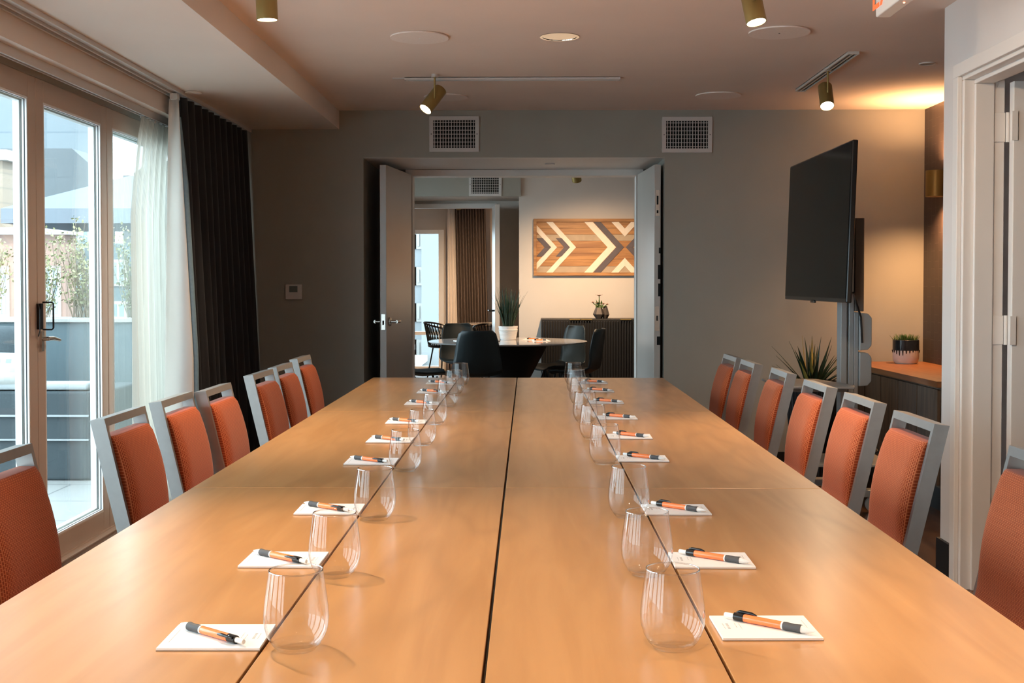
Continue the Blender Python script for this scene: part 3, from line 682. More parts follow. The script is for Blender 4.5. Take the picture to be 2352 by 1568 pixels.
# ---- banquet chairs (front faces local +x)
def make_chair():
    t = thing('banquet_chair', (0, 0, 0), '', 'chair')
    bx = lambda z: -.300+(.88-z)*.235            # front face of the back posts
    dpt = .044
    b = MB()
    for s_ in (-1, 1):
        for (z0, z1) in ((.45, .88),):
            ya, yb = sorted((s_*.195, s_*.177))
            pr = [(bx(z0), z0), (bx(z1), z1), (bx(z1)-dpt, z1-.006), (bx(z0)-dpt, z0)]
            b.prism(pr, ya, yb, 'y')
    pr = [(bx(.856), .856), (bx(.88), .88), (bx(.88)-dpt, .874), (bx(.856)-dpt, .850)]
    b.prism(pr, -.177, .177, 'y'); b.build('back_frame', M['frame'], t, bevel=.002)
    # padded back
    def pad(s, v):
        return None
    b = MB(); n, m = 16, 20; zt, zb = .824, .475
    def F(i, j):   # front surface
        s = -1+2*i/n; u = j/m; z = zt-(zt-zb)*u
        e = (1-.5*abs(s)**10); prof = .010+.024*math.sin(math.pi*min(1, .12+u*1.05))**.8 if u > 0 else .012
        return Vector((bx(z)+prof*e-.004*(1-e), s*.176, z))
    def Bk(i, j):
        s = -1+2*i/n; u = j/m; z = zt-(zt-zb)*u
        return Vector((bx(z)-dpt+.004-.004*(1-abs(s)**6), s*.176, z))
    vf = [[b.bm.verts.new(F(i, j)) for i in range(n+1)] for j in range(m+1)]
    vb = [[b.bm.verts.new(Bk(i, j)) for i in range(n+1)] for j in range(m+1)]
    for j in range(m):
        for i in range(n):
            b.bm.faces.new((vf[j][i], vf[j+1][i], vf[j+1][i+1], vf[j][i+1])); b.bm.faces.new((vb[j][i], vb[j][i+1], vb[j+1][i+1], vb[j+1][i]))
        b.bm.faces.new((vf[j][0], vb[j][0], vb[j+1][0], vf[j+1][0])); b.bm.faces.new((vf[j][n], vf[j+1][n], vb[j+1][n], vb[j][n]))
    for i in range(n):
        b.bm.faces.new((vf[0][i], vf[0][i+1], vb[0][i+1], vb[0][i])); b.bm.faces.new((vf[m][i], vb[m][i], vb[m][i+1], vf[m][i+1]))
    b.build('back_pad', M['weave'], t, smooth=True, bevel=.005)
    b = MB(); b.box(-.17, .25, -.205, .205, .415, .475); b.build('seat', M['weave'], t, bevel=.022, seg=4, smooth=True)
    b = MB(); b.box(-.19, .22, -.195, .195, .393, .414); b.build('seat_frame', M['frame'], t, bevel=.003)
    for s_ in (-1, 1):
        ya, yb = sorted((s_*.195, s_*.177))
        MB().prism([(.225, .414), (.19, .414), (.205, .0), (.230, .0)], ya, yb, 'y').build('leg', M['frame'], t, bevel=.002)
        MB().prism([(bx(.45), .45), (bx(.45)-dpt, .45), (-.305, 0), (-.275, 0)], ya, yb, 'y').build('leg', M['frame'], t, bevel=.002)
    return t
LC = [2.86, 3.80, 4.338, 4.748, 5.54, 6.04, 6.70]; LX = [1.275, 1.284, 1.276, 1.231, 1.230, 1.232, 1.257]
RC = [2.85, 3.70, 4.34, 4.95, 5.68, 6.32, 6.81]; RX = [1.222, 1.189, 1.198, 1.186, 1.190, 1.160, 1.150]
ordn = ['nearest the camera', 'second from the camera', 'third from the camera', 'fourth from the camera', 'fifth from the camera', 'sixth from the camera', 'farthest from the camera']
ch0 = make_chair(); first = True
for side, (cs, xs) in (('left', (LC, LX)), ('right', (RC, RX))):
    for i, (yy, xx) in enumerate(zip(cs, xs)):
        c = ch0 if first else copy_tree(ch0); first = False
        if side == 'left': c.location = (-xx+.300, yy, 0); c.rotation_euler = (0, 0, R((0, 0, 0, 0, -1, 0, 0)[i]))
        else: c.location = (xx-.300, yy, 0); c.rotation_euler = (0, 0, R(180+(0, 0, 0, 0, -1, 0, 1)[i]))
        where = 'on the window side' if side == 'left' else 'on the television side'
        c['label'] = 'rust woven banquet chair with metal frame %s, %s' % (where, ordn[i])
        c['group'] = 'banquet chairs along the table'

# ---- glasses
def make_glass():
    t = thing('stemless_glass', (0, 0, 0), '', 'glass')
    op = [(.0405, .120), (.0425, .105), (.0455, .085), (.0480, .065), (.0490, .050), (.0480, .036), (.0440, .022), (.0370, .010), (.0310, .004)]
    ip = [(max(.0, r-.0014), h) for r, h in op[:-1]]
    b = MB(); b.lathe(op, (0, 0, 0), 48); 
    # drop the caps created by lathe
    bmesh.ops.delete(b.bm, geom=[f for f in b.bm.faces if len(f.verts) > 4], context='FACES')
    b.build('bowl', M['glass'], t, smooth=True)
    b = MB(); b.lathe([(.0390, .1195), (.0395, .1206), (.0405, .1206), (.0410, .1195), (.0405, .1186), (.0395, .1186)], (0, 0, 0), 48, close=True); b.build('rim', M['gbase'], t, smooth=True)
    b = MB(); b.lathe([(0, .0055), (.020, .0060), (.031, .0085), (.0365, .0105), (.0370, .0098), (.0310, .0036), (.0290, .0006), (.026, .0), (0, .001)], (0, 0, 0), 48); b.build('base', M['gfoot'], t, smooth=True)
    return t
GL = [(-.348, 1.785), (-.3625, 2.235), (-.356, 2.775), (-.359, 3.50), (-.3595, 4.06), (-.3625, 4.665), (-.359, 5.35), (-.365, 5.925), (-.3635, 6.45)]
GR = [(.219, 1.80), (.2255, 2.255), (.238, 2.81), (.2355, 3.64), (.231, 4.225), (.2275, 4.73), (.238, 5.45), (.2435, 5.99), (.248, 6.50)]
o9 = ['nearest', 'second', 'third', 'fourth', 'fifth', 'sixth', 'seventh', 'eighth', 'farthest']
g0 = make_glass(); first = True
for side, L_ in (('left', GL), ('right', GR)):
    for i, (x, y) in enumerate(L_):
        c = g0 if first else copy_tree(g0); first = False; c.location = (x, y, TZ+.0002); c.rotation_euler = (0, 0, i*1.3)
        c['label'] = 'clear stemless glass in the %s row, %s' % (side, o9[i]+' to the camera' if i == 0 else (o9[i] if i == 8 else o9[i]+' from the camera'))
        c['group'] = 'stemless glasses on the %s' % side
# ---- notepads: local x across; print on one end
def make_pad():
    t = thing('notepad', (0, 0, 0), '', 'notepad')
    b = MB(); b.box(-.0775, .0775, -.0625, .0625, .0014, .0048); b.build('sheets', M['paper'], t, bevel=.0004)
    b = MB(); b.box(-.0778, .0778, -.0628, .0628, 0, .0014); b.build('backing', M['card'], t)
    b = MB(); zz = .00485
    b.box(-.067, -.0662, -.035, .035, zz, zz+.00008)
    rr = random.Random(3)
    for (xa, w, n) in ((.038, .0012, 7), (.0445, .0012, 5), (.056, .004, 6), (.064, .0012, 6)):
        for k in range(n):
            ya = -.016+k*.005; b.box(xa, xa+w, ya, ya+rr.uniform(.0018, .0038), zz, zz+.00008)
    tag(b.build('print', M['ink'], t), 'faint grey printed mark')
    return t
PL = [1.835, 2.355, 2.885, 3.665, 4.165, 4.72, 5.45, 6.02, 6.56]
PR = [1.897, 2.36, 2.89, 3.735, 4.275, 4.88, 5.52, 6.10, 6.62]
PXL = [-.4795, -.482, -.479, -.48, -.48, -.48, -.48, -.478, -.478]; PXR = [.377, .3625, .358, .358, .364, .366, .363, .360, .362]
p0 = make_pad(); first = True
for side, ys, xs in (('left', PL, PXL), ('right', PR, PXR)):
    for i, (y, x) in enumerate(zip(ys, xs)):
        c = p0 if first else copy_tree(p0); first = False
        c.location = (x, y, TZ+.0002); c.rotation_euler = (0, 0, (0 if side == 'left' else R(180))+R((1, -.5, .8, 0, -1, .6, -.4, .3, 0)[i]))
        c['label'] = 'white notepad in the %s row, %s' % (side, 'nearest the camera' if i == 0 else (('%s from the camera' % o9[i]) if i < 8 else 'farthest from the camera'))
        c['group'] = 'notepads laid out on the %s' % side
# ---- pens: local +x is the writing tip
def make_pen():
    t = thing('ballpoint_pen', (0, 0, 0), '', 'pen'); ax = (1, 0, 0)
    L = lambda pr: MB().lathe(pr, (0, 0, 0), 20, axis=ax)
    L([(.0054, -.036), (.0056, -.034), (.0056, .022), (.0054, .024)]).build('barrel', M['orange'], t, smooth=True)
    L([(.0057, .024), (.0058, .0265)]).build('ring', M['penw'], t, smooth=True)
    L([(.0056, .0265), (.0060, .031), (.0054, .043), (.0062, .052), (.0060, .054)]).build('grip', M['grip'], t, smooth=True)
    L([(.0054, .054), (.0035, .064), (.0014, .072), (.0005, .0745)]).build('tip', M['penw'], t, smooth=True)
    b = L([(.0057, -.052), (.0058, -.050), (.0058, -.036)]); b.tube([(-.050, 0, .0062), (-.045, 0, .0085), (-.026, 0, .0080), (-.018, 0, .0062)], [.0020, .0024, .0024, .0014], 10)
    tag(b.build('clip', M['tvb'], t, smooth=True), 'glossy black clip and end collar')
    L([(.0030, -.068), (.0036, -.067), (.0036, -.052)]).build('button', M['penw'], t, smooth=True)
    return t
n0 = make_pen(); n0.scale = (1.1, 1.1, 1.1); first = True; zp = TZ+.0050+.0069
rr = random.Random(5)
for side, ys, xs in (('left', PL, PXL), ('right', PR, PXR)):
    for i, (y, x) in enumerate(zip(ys, xs)):
        c = n0 if first else copy_tree(n0); first = False
        ang = (math.atan2(.100, -.125) if side == 'left' else math.atan2(-.098, .122)) + R(rr.uniform(-3, 3))
        roll = R(-35 if side == 'right' else 200)
        ox, oy = ((-.006, -.008) if side == 'left' else (.003, -.002))
        c.location = (x+ox, y+oy, zp); c.rotation_euler = (roll, 0, ang)
        if side == 'left': c.rotation_euler = (R(-60), 0, ang)
        c['label'] = 'orange ballpoint pen on the %s row notepad, %s' % (side, 'nearest the camera' if i == 0 else (('%s from the camera' % o9[i]) if i < 8 else 'farthest from the camera'))
        c['group'] = 'orange pens on the %s notepads' % side

# ================================================================== TELEVISION AND STAND
A, B_ = Vector((1.628, 7.60, 0)), Vector((1.634, 6.17, 0)); dv = (B_-A).normalized(); ang = math.atan2(dv.y, dv.x); Wt = (B_-A).length; ct = (A+B_)/2
t = thing('television', (ct.x, ct.y, 1.19), 'large flat black television turned towards the table on a rolling stand', 'television', rz=ang)
t.rotation_euler = (R(-2.0), 0, ang)
# local x along the width (towards camera), local -y faces the table side
b = MB(); b.box(-Wt/2, Wt/2, 0, .030, 0, .838); b.build('housing', M['tvb'], t, bevel=.006)
b = MB(); b.box(-Wt/2+.010, Wt/2-.010, -.0015, -.0003, .022, .828); b.build('screen', M['tv'], t)
b = MB(); b.box(-.03, .05, -.004, .01, -.010, .004); b.build('sensor', M['tvb'], t, bevel=.002)
t = thing('television_stand', (1.86, 6.95, 0), 'grey rolling television stand with shelf and cable cases behind the right chairs', 'television stand'); o = t.location
b = MB(o); b.box(1.800, 1.835, 6.90, 6.99, .10, 1.60); b.box(1.845, 1.875, 6.90, 6.99, .10, 1.60); b.box(1.835, 1.845, 6.92, 6.98, .10, 1.60)
b.build('column', M['stand'], t, bevel=.003)
MB(o).box(1.878, 1.928, 6.89, 7.00, 1.13, 1.665).build('upper_column', M['standd'], t, bevel=.004)  # same column as below; the shade on this side is put into its colour
MB(o).box(1.876, 1.90, 6.90, 6.99, .12, 1.125).build('cable_channel', M['stand'], t, bevel=.002)
for (za, zb) in ((.906, 1.122), (.70, .896), (.30, .52)):
    MB(o).prism([(1.902, za), (1.95, za+.004), (1.972, za+.03), (1.972, zb-.03), (1.95, zb-.004), (1.902, zb)], 6.88, 7.02, 'y').build('cable_case', M['stand'], t, bevel=.004)
MB(o).box(1.735, 1.80, 6.86, 6.94, 1.38, 1.72).box(1.705, 1.735, 6.7, 7.1, 1.45, 1.52).box(1.705, 1.735, 6.7, 7.1, 1.62, 1.69).build('mount', M['blackm'], t, bevel=.003)
b = MB(o); b.prism([(1.40, 6.62), (1.80, 6.60), (1.83, 6.72), (1.795, 6.88), (1.72, 7.15), (1.40, 7.18)], .708, .722, 'z'); b.build('shelf', M['stand'], t, bevel=.004)
MB(o).tube([(1.46, 6.70, .695), (1.78, 6.72, .695)], .012, 10).build('shelf_rail', M['stand'], t)
b = MB(o); b.box(1.40, 1.98, 6.72, 6.80, .09, .13); b.box(1.40, 1.98, 7.10, 7.18, .09, .13); b.box(1.80, 1.88, 6.80, 7.10, .09, .13); b.build('base', M['stand'], t, bevel=.004)
for (x, y) in ((1.43, 6.76), (1.95, 6.76), (1.43, 7.14), (1.95, 7.14)):
    MB(o).lathe([(.02, -.012), (.044, -.010), (.044, .010), (.02, .012)], (x, y, .045), 20, axis=(0, 1, 0)).build('caster', M['stand'], t, smooth=True)
b = MB((1.76, 6.9, 1.2)); b.tube([(1.76, 6.50, 1.24), (1.80, 6.62, 1.22), (1.86, 6.80, 1.18), (1.905, 6.87, 1.10), (1.915, 6.875, .95)], .006, 8)
tag(b.build('power_cable', M['black'], smooth=True), 'black cable curving down behind the television', 'cable')
MB(o).box(1.56, 1.99, 6.46, 6.90, .30, .312).build('lower_shelf', M['stand'], t, bevel=.002)
b = MB((1.85, 6.6, .318))
for k in range(5):
    pts = [(1.82+.07*math.cos(a_*1.3+k)*(1+.15*k), 6.62+.05*math.sin(a_+k*2), .3185+.06*abs(math.sin(a_*.7+k))) for a_ in [i*.5 for i in range(14)]]
    b.tube(pts, .006, 6)
tag(b.build('cable_bundle', M['black'], smooth=True), 'tangle of dark cables low between the right chairs', 'cable')

# ---- planter with agave-like plant beside the stand
def blade(b, base, az, length, lean, width, curve=.4, mi=0, seg=7, th=.002):
    d = Vector((math.cos(az), math.sin(az), 0)); side = Vector((-math.sin(az), math.cos(az), 0)); p = Vector(base); a = lean; pts = []
    for k in range(seg+1):
        pts.append(p.copy()); a_ = lean+curve*(k/seg)**2
        p = p+(d*math.sin(a_)+Vector((0, 0, 1))*math.cos(a_))*length/seg
    v = []; f = []
    for k, q in enumerate(pts):
        u = k/seg; w = width*(.55+.45*math.sin(math.pi*min(1, u*1.3)))*(1-u**2.2)+.0006
        mid = q - d*w*.25*math.cos(lean) 
        v += [q-side*w/2, mid, q+side*w/2]
    for k in range(seg): f += [(3*k, 3*k+1, 3*k+4, 3*k+3), (3*k+1, 3*k+2, 3*k+5, 3*k+4)]
    b._add(v, f, mi)
px, py = 1.86, 7.85
t = thing('potted_plant', (px, py, 0), 'spiky green agave plant in a tall black ribbed pot by the back wall', 'plant'); o = t.location
b = MB(o); pr = [(.11, 0), (.12, .02), (.165, .62), (.17, .655), (.155, .655), (.15, .60), (0, .60)]
b.lathe(pr, (px, py, 0), 40)
for k in range(36):
    a = k/36*2*math.pi; b.tube([(px+.121*math.cos(a), py+.121*math.sin(a), .03), (px+.163*math.cos(a), py+.163*math.sin(a), .60)], .005, 5)
b.build('pot', M['black'], t, smooth=True)
MB(o).lathe([(.148, .602), (0, .612)], (px, py, 0), 24).build('soil', M['soil'], t)
b = MB(o); r2 = random.Random(11)
for k in range(44):
    az = r2.uniform(0, 2*math.pi); le = r2.uniform(.08, 1.15)
    blade(b, (px+.03*math.cos(az), py+.03*math.sin(az), .61), az, r2.uniform(.24, .36), le, r2.uniform(.026, .040), r2.uniform(-.1, .35), 1 if r2.random() < .15 else 0)
b.build('foliage', [M['leaf'], M['leafy']], t, solid=.0015)

# ---- credenza on the right with small pot
t = thing('credenza', (2.49, 7.45, 0), 'dark wood credenza with orange-brown top under the sconce', 'cabinet'); o = t.location
b = MB(o); b.prism([(2.255, 6.62), (2.738, 6.62), (2.738, 8.315), (2.205, 8.315)], .715, .75, 'z'); b.build('worktop', M['credt'], t, bevel=.002)
b = MB(o); b.prism([(2.295, 6.66), (2.738, 6.66), (2.738, 8.315), (2.25, 8.315)], .15, .714, 'z'); b.build('body', M['cred'], t)
nD = 5; ya, yb_ = 6.665, 8.31
for k in range(nD):
    y0 = ya+(yb_-ya)*k/nD+.006; y1 = ya+(yb_-ya)*(k+1)/nD-.006
    f = lambda y: 2.295-.045*(y-6.66)/1.655
    b = MB(o); b.prism([(f(y0)-.018, y0), (f(y0)-.001, y0), (f(y1)-.001, y1), (f(y1)-.018, y1)], .165, .700, 'z'); b.build('door', M['cred'], t, bevel=.001)
b = MB(o); b.prism([(2.34, 6.70), (2.735, 6.70), (2.735, 8.31), (2.30, 8.31)], 0, .15, 'z'); b.build('plinth', M['base'], t)
px, py, pz = 2.55, 8.10, .7503
t = thing('succulent_pot', (px, py, pz), 'small green succulent in a round black and cream drip-glazed pot', 'plant'); o = t.location
b = MB(o)
b.lathe([(.068, 0), (.078, .012), (.085, .035), (.086, .09)], (px, py, pz), 40, 0)
b.lathe([(.086, .09), (.086, .158), (.082, .162), (.078, .158), (.077, .14), (0, .14)], (px, py, pz), 40, 1)
rd = random.Random(2)
for k in range(24):
    a = k/24*2*math.pi; hh = rd.uniform(.005, .035)
    b.tube([(px+.0855*math.cos(a), py+.0855*math.sin(a), pz+.092), (px+.0856*math.cos(a), py+.0856*math.sin(a), pz+.092-hh)], [.006, .003], 6, 1)
bmesh.ops.delete(b.bm, geom=[f for f in b.bm.faces if len(f.verts) > 10 and abs(f.calc_center_median().z-pz-.09) < .004], context='FACES')
b.build('pot', [M['potc'], M['potk']], t, smooth=True)
b = MB(o)
for k in range(150):
    az = rd.uniform(0, 6.28); rr_ = rd.uniform(0, .075); blade(b, (px+rr_*math.cos(az), py+rr_*math.sin(az), pz+.14), az, rd.uniform(.035, .065), rd.uniform(0, .6), .009, .2, 0, 3)
b.build('foliage', M['leafb'], t, solid=.001)

# ================================================================== SECOND ROOM
# round table
tx, ty = -.19, 11.45
t = thing('round_table', (tx, ty, 0), 'round glossy white table on a black cone base beyond the doors', 'table'); o = t.location
MB(o).lathe([(.72, .722), (.753, .730), (.758, .740), (0, .740)], (tx, ty, 0), 72).build('tabletop', M['marble'], t, smooth=True)
MB(o).lathe([(.30, 0), (.28, .02), (.16, .16), (.17, .30), (.38, .70), (.42, .7215), (0, .7215)], (tx, ty, 0), 48).build('pedestal', M['base'], t, smooth=True)
def make_shell(h=.87):
    t = thing('shell_chair', (0, 0, 0), '', 'chair')
    # side profile (x forward, z up) from the top of the back to the front of the seat
    prof = [(-.265, h, .13), (-.262, h-.03, .165), (-.25, h-.10, .185), (-.235, h-.20, .20), (-.215, h-.30, .215), (-.185, .49, .225), (-.12, .455, .23), (-.02, .445, .232), (.10, .45, .23), (.18, .452, .215), (.225, .440, .18)]
    b = MB(); nu = 14
    def fn(s, v):
        k = v*(len(prof)-1); i = min(int(k), len(prof)-2); f = k-i
        x, z, w = [prof[i][q]*(1-f)+prof[i+1][q]*f for q in range(3)]; u = -1+2*s; y = u*w
        up = max(0, min(1, (z-.45)/.2)); cup = .05*abs(u)**2.5
        return (x+cup*up*1.1, y, z+cup*(1-up)*.8)
    b.grid(fn, nu, (len(prof)-1)*3); o_ = b.build('shell', M['shell'], t, smooth=True, solid=.010)
    for sx in (-1, 1):
        for sy in (-1, 1): MB().tube([(sx*.10, sy*.10, .44), (sx*.21-.01, sy*.20, .0)], [.011, .008], 10).build('leg', M['blackm'], t, smooth=True)
    return t
s0 = make_shell()
SH = [(-.455, 10.86, 92, 'black shell chair on the near side of the round table, back to the camera'),
      (-.64, 12.42, -62, 'black shell chair at the far left side of the round table, partly hidden'),
      (-.955, 11.0, 15, 'black shell chair seen in profile at the left edge of the doorway'),
      (.30, 11.85, 212, 'blue-lit black shell chair with its seat turned left at the round table'),
      (.46, 11.22, 162, 'black shell chair seen from behind at the right of the round table')]
for i, (x, y, a, lb) in enumerate(SH):
    c = s0 if i == 0 else copy_tree(s0); c.location = (x, y, 0); c.rotation_euler = (0, 0, R(a)); c['label'] = lb; c['group'] = 'shell chairs at the round table'
# plant on the table
px, py, pz = -.19, 11.65, .7403
t = thing('potted_grass', (px, py, pz), 'tall spiky green grass plant in a white ribbed pot on the round table', 'plant'); o = t.location
b = MB(o); b.lathe([(.07, 0), (.074, .004), (.094, .128), (.095, .135), (.088, .135), (.085, .12), (0, .12)], (px, py, pz), 40)
for k in range(1, 9): b.lathe([(.074+k*.0024, .012*k), (.0765+k*.0024, .012*k+.003), (.075+k*.0024, .012*k+.006)], (px, py, pz), 40)
b.build('pot', M['pot'], t, smooth=True)
b = MB(o); r3 = random.Random(21)
for k in range(110):
    az = r3.uniform(0, 6.28); rr_ = r3.uniform(0, .055); blade(b, (px+rr_*math.cos(az), py+rr_*math.sin(az), pz+.11), az, r3.uniform(.22, .42), r3.uniform(.0, .42), .015, r3.uniform(-.1, .3), 0, 5)
b.build('foliage', M['leaf'], t, solid=.001)
def small_pad(x, y, z, rz, label, mm='paper'):
    t = thing('notepad', (x, y, z), label, 'notepad', 'notepads on the round tables', R(rz))
    MB().box(-.078, .078, -.062, .062, 0, .005).build('sheets', M[mm], t); return t
small_pad(-.36, 11.40, .7403, 30, 'dark folder lying on the round table beside the white pot', 'tvb')
small_pad(.13, 11.45, .7403, 10, 'white notepad under two pens on the right of the round table')
small_pad(.03, 11.68, .7403, -20, 'white notepad behind the front one on the right of the round table')
small_pad(-.62, 11.45, .7403, 20, 'white notepad on the left of the round table behind the near chair')
for (x, y, a, lb) in ((.12, 11.43, -20, 'orange pen on the front notepad of the round table'), (.05, 11.67, -15, 'orange pen on the rear notepad of the round table'), (-.60, 11.45, -25, 'orange pen on the left notepad of the round table')):
    c = copy_tree(n0); c.location = (x, y, .7403+.0052+.0062); c.rotation_euler = (R(-40), 0, R(a)); c['label'] = lb; c['group'] = 'orange pens on the round table'
# fluted sideboard
t = thing('sideboard', (.95, 12.45, 0), 'black fluted sideboard with small brass pulls under the wall art', 'cabinet'); o = t.location
b = MB(o); b.box(.14, 1.90, 12.28, 12.69, .08, .925); b.build('body', M['base'], t, bevel=.003)
b = MB(o)
for k in range(64):
    xx = .155+k*.0272; b.box(xx, xx+.012, 12.262, 12.281, .10, .905)
b.build('fluted_front', M['base'], t, bevel=.002)
for (xa, xb) in ((.43, .54), (.55, .66), (.95, 1.06)):
    MB(o).box(xa, xb, 12.255, 12.285, .916, .9285).build('pull', M['brass'], t)
MB(o).box(.2, 1.84, 12.32, 12.66, 0, .08).build('plinth', M['base'], t)
# faceted vase with flowers
px, py, pz = .752, 12.46, .9253
t = thing('flower_vase', (px, py, pz), 'small faceted smoky vase of rust flowers on the black sideboard', 'vase'); o = t.location
MB(o).lathe([(.030, 0), (.062, .045), (.033, .115), (.028, .115), (.03, .10), (0, .10)], (px-.012, py, pz), 6).build('vase', M['vase'], t)
MB(o).lathe([(.025, 0), (.045, .04), (.02, .13), (0, .13)], (px+.055, py+.03, pz), 5).build('second_vase', M['vase'], t)
b = MB(o); r4 = random.Random(8)
heads = [(-.01, .235), (-.075, .165), (-.03, .16), (.035, .15), (.075, .145)]
for (dx, dz) in heads: b.tube([(px-.01, py, pz+.10), (px+dx*.6, py, pz+.10+(dz-.10)*.6), (px+dx, py-.01, pz+dz)], .004, 6)
for k in range(26):
    az = r4.uniform(0, 6.28); blade(b, (px-.01+r4.uniform(-.03, .03), py, pz+r4.uniform(.10, .16)), az, r4.uniform(.03, .06), r4.uniform(.2, 1.2), .022, .3, 0, 3)
b.build('stems', M['leafb'], t, solid=.001)
for (dx, dz) in heads:
    b = MB(o); s_ = 1.5 if dz > .2 else .8
    for k in range(12): blade(b, (px+dx, py-.01, pz+dz), k/12*6.28, .028*s_, 1.2, .011, .3, 0, 3)
    b.lathe([(.006*s_, 0), (.012*s_, .006), (0, .012)], (px+dx, py-.01, pz+dz), 10); b.build('flower', M['petal'], t, solid=.001)

# wall art: chevrons of lath
ax0, ax1, az0, az1, ay = .062, 1.990, 1.373, 1.972, 12.70
acx, acz = (ax0+ax1)/2, (az0+az1)/2
t = thing('wall_art', (acx, ay, acz), 'framed wooden wall art of cream and plum chevrons beyond the doors', 'wall art'); o = t.location
fw = .032; b = MB(o)
b.box(ax0, ax1, ay-.045, ay, az0, az0+fw); b.box(ax0, ax1, ay-.045, ay, az1-fw, az1); b.box(ax0, ax0+fw, ay-.045, ay, az0+fw, az1-fw); b.box(ax1-fw, ax1, ay-.045, ay, az0+fw, az1-fw)
b.build('frame', M['pine'], t, bevel=.002)
ix0, ix1, iz0, iz1 = ax0+fw, ax1-fw, az0+fw, az1-fw
b = MB(o); nb = 8
for k in range(nb):
    z0 = iz0+(iz1-iz0)*k/nb; z1 = iz0+(iz1-iz0)*(k+1)/nb
    b.box(ix0, ix1, ay-.022, ay-.002, z0+.001, z1-.001, 1 if k in (0, 5) else 0)
b.build('plank', [M['pine'], M['pineg']], t)
def clip(poly):
    def cl(pl, ax_, lim, sg):
        out = []
        for i in range(len(pl)):
            a_, b_ = pl[i], pl[(i+1) % len(pl)]; ia = sg*(a_[ax_]-lim) >= 0; ib = sg*(b_[ax_]-lim) >= 0
            if ia: out.append(a_)
            if ia != ib:
                f = (lim-a_[ax_])/(b_[ax_]-a_[ax_]); out.append((a_[0]+(b_[0]-a_[0])*f, a_[1]+(b_[1]-a_[1])*f))
        return out
    for ax_, lim, sg in ((0, ix0, 1), (0, ix1, -1), (1, iz0, 1), (1, iz1, -1)):
        poly = cl(poly, ax_, lim, sg)
        if len(poly) < 3: return None
    return poly
H_ = (iz1-iz0)/2; k_ = .92      # lath slope: dx per dz
lw = {}
def chev(xt, w, m_, hmax=None, dd=1, pr=.027):
    """arrow with its tip at xt pointing dd; two arms of horizontal width w"""
    hm = hmax or H_+.02
    for s_ in (-1, 1):
        poly = clip([(xt, acz), (xt-dd*w, acz), (xt-dd*w-dd*k_*hm, acz+s_*hm), (xt-dd*k_*hm, acz+s_*hm)])
        if poly: MB(o).prism(poly, ay-pr, ay-.021, 'y').build('lath', M[m_], t, bevel=.0008)
S = 1/(5.806*1.0)*.00462*1.0        # art crop pixels to metres
X = lambda px_: ax0+(px_-150)*S
for side in (1, -1):
    mir = (lambda x: x) if side == 1 else (lambda x: 2*X(1362)-x)
    for (tip, w, m_, hm) in ((X(462), .066, 'pinel', None), (X(385), .070, 'pinep', .098), (X(715), .070, 'pinel', None), (X(635), .062, 'pinep', .098),
                             (X(1245), .090, 'pinel', None), (X(1350), .078, 'pinep', None)):
        chev(mir(tip), w, m_, hm, side)
cxm = X(1362)
for s_ in (-1, 1):
    for (z_, wz, m_) in ((.112, .085, 'pinel'),):
        for q in (-1, 1):
            poly = clip([(cxm, acz+s_*z_), (cxm, acz+s_*(z_+wz)), (cxm+q*.5*k_*1.0, acz+s_*(z_+wz+.5)), (cxm+q*.5*k_*1.0, acz+s_*(z_+.5))])
            if poly: MB(o).prism(poly, ay-.027, ay-.021, 'y').build('lath', M[m_], t, bevel=.0008)

# ================================================================== THIRD ROOM
t = thing('taupe_curtain', (-.9, 17.5, 0), 'taupe pleated curtain beside the window of the farthest room', 'curtain'); o = t.location
def c2(s, v):
    z = .02+v*2.4; u = 1-v; xa = -1.06+.05*u; xb = -.62+.06*u
    return (xa+(xb-xa)*s, 17.45+(.03+.02*u)*math.sin(2*math.pi*11*s+.7*math.sin(s*13+u)), z)
MB(o).grid(c2, 220, 10).build('drape', M['curt2'], t, smooth=True, solid=.004)
def c3(s, v):
    z = .02+v*2.4; u = 1-v; xa = -1.17; xb = -1.05+.10*u
    return (xa+(xb-xa)*s, 17.50+.015*math.sin(2*math.pi*4*s), z)
tag(MB(o).grid(c3, 60, 8).build('lining', M['lining'], t, smooth=True, solid=.003), 'pale lining at the window edge')
tx, ty = -.40, 16.4
t = thing('round_table', (tx, ty, 0), 'second round table with papers, far off in the third room', 'table'); o = t.location
MB(o).lathe([(.56, .722), (.60, .740), (0, .740)], (tx, ty, 0), 48).build('tabletop', M['marble'], t, smooth=True)
MB(o).lathe([(.25, 0), (.06, .05), (.05, .70), (.2, .7215), (0, .7215)], (tx, ty, 0), 32).build('pedestal', M['black'], t, smooth=True)
small_pad(-.42, 16.2, .7403, 8, 'white notepad nearest the camera on the far round table')
small_pad(-.22, 16.35, .7403, -14, 'white notepad on the right of the far round table')
def make_rope():
    t = thing('rope_chair', (0, 0, 0), '', 'chair')
    N = 26; top = []; bot = []
    for k in range(N+1):
        a = R(60+240*k/N); top.append((.29*math.cos(a), .29*math.sin(a), .78-.14*(1+math.cos(a))*.5)); bot.append((.23*math.cos(a), .23*math.sin(a), .47))
    MB().tube(top, .012, 8).build('top_rail', M['blackm'], t, smooth=True)
    MB().tube(bot, .010, 8).build('lower_rail', M['blackm'], t, smooth=True)
    b = MB()
    for k in range(N): b.tube([bot[k], top[k+1]], .005, 5); b.tube([bot[k+1], top[k]], .005, 5)
    b.build('rope_back', M['shell'], t)
    MB().lathe([(.20, .44), (.235, .45), (.235, .475), (.21, .49), (0, .495)], (0, 0, 0), 28).build('seat', M['shell'], t, smooth=True)
    for a in (45, 135, 225, 315): MB().tube([(.17*math.cos(R(a)), .17*math.sin(R(a)), .45), (.26*math.cos(R(a)), .26*math.sin(R(a)), 0)], .010, 8).build('leg', M['blackm'], t, smooth=True)
    return t
q0 = make_rope()
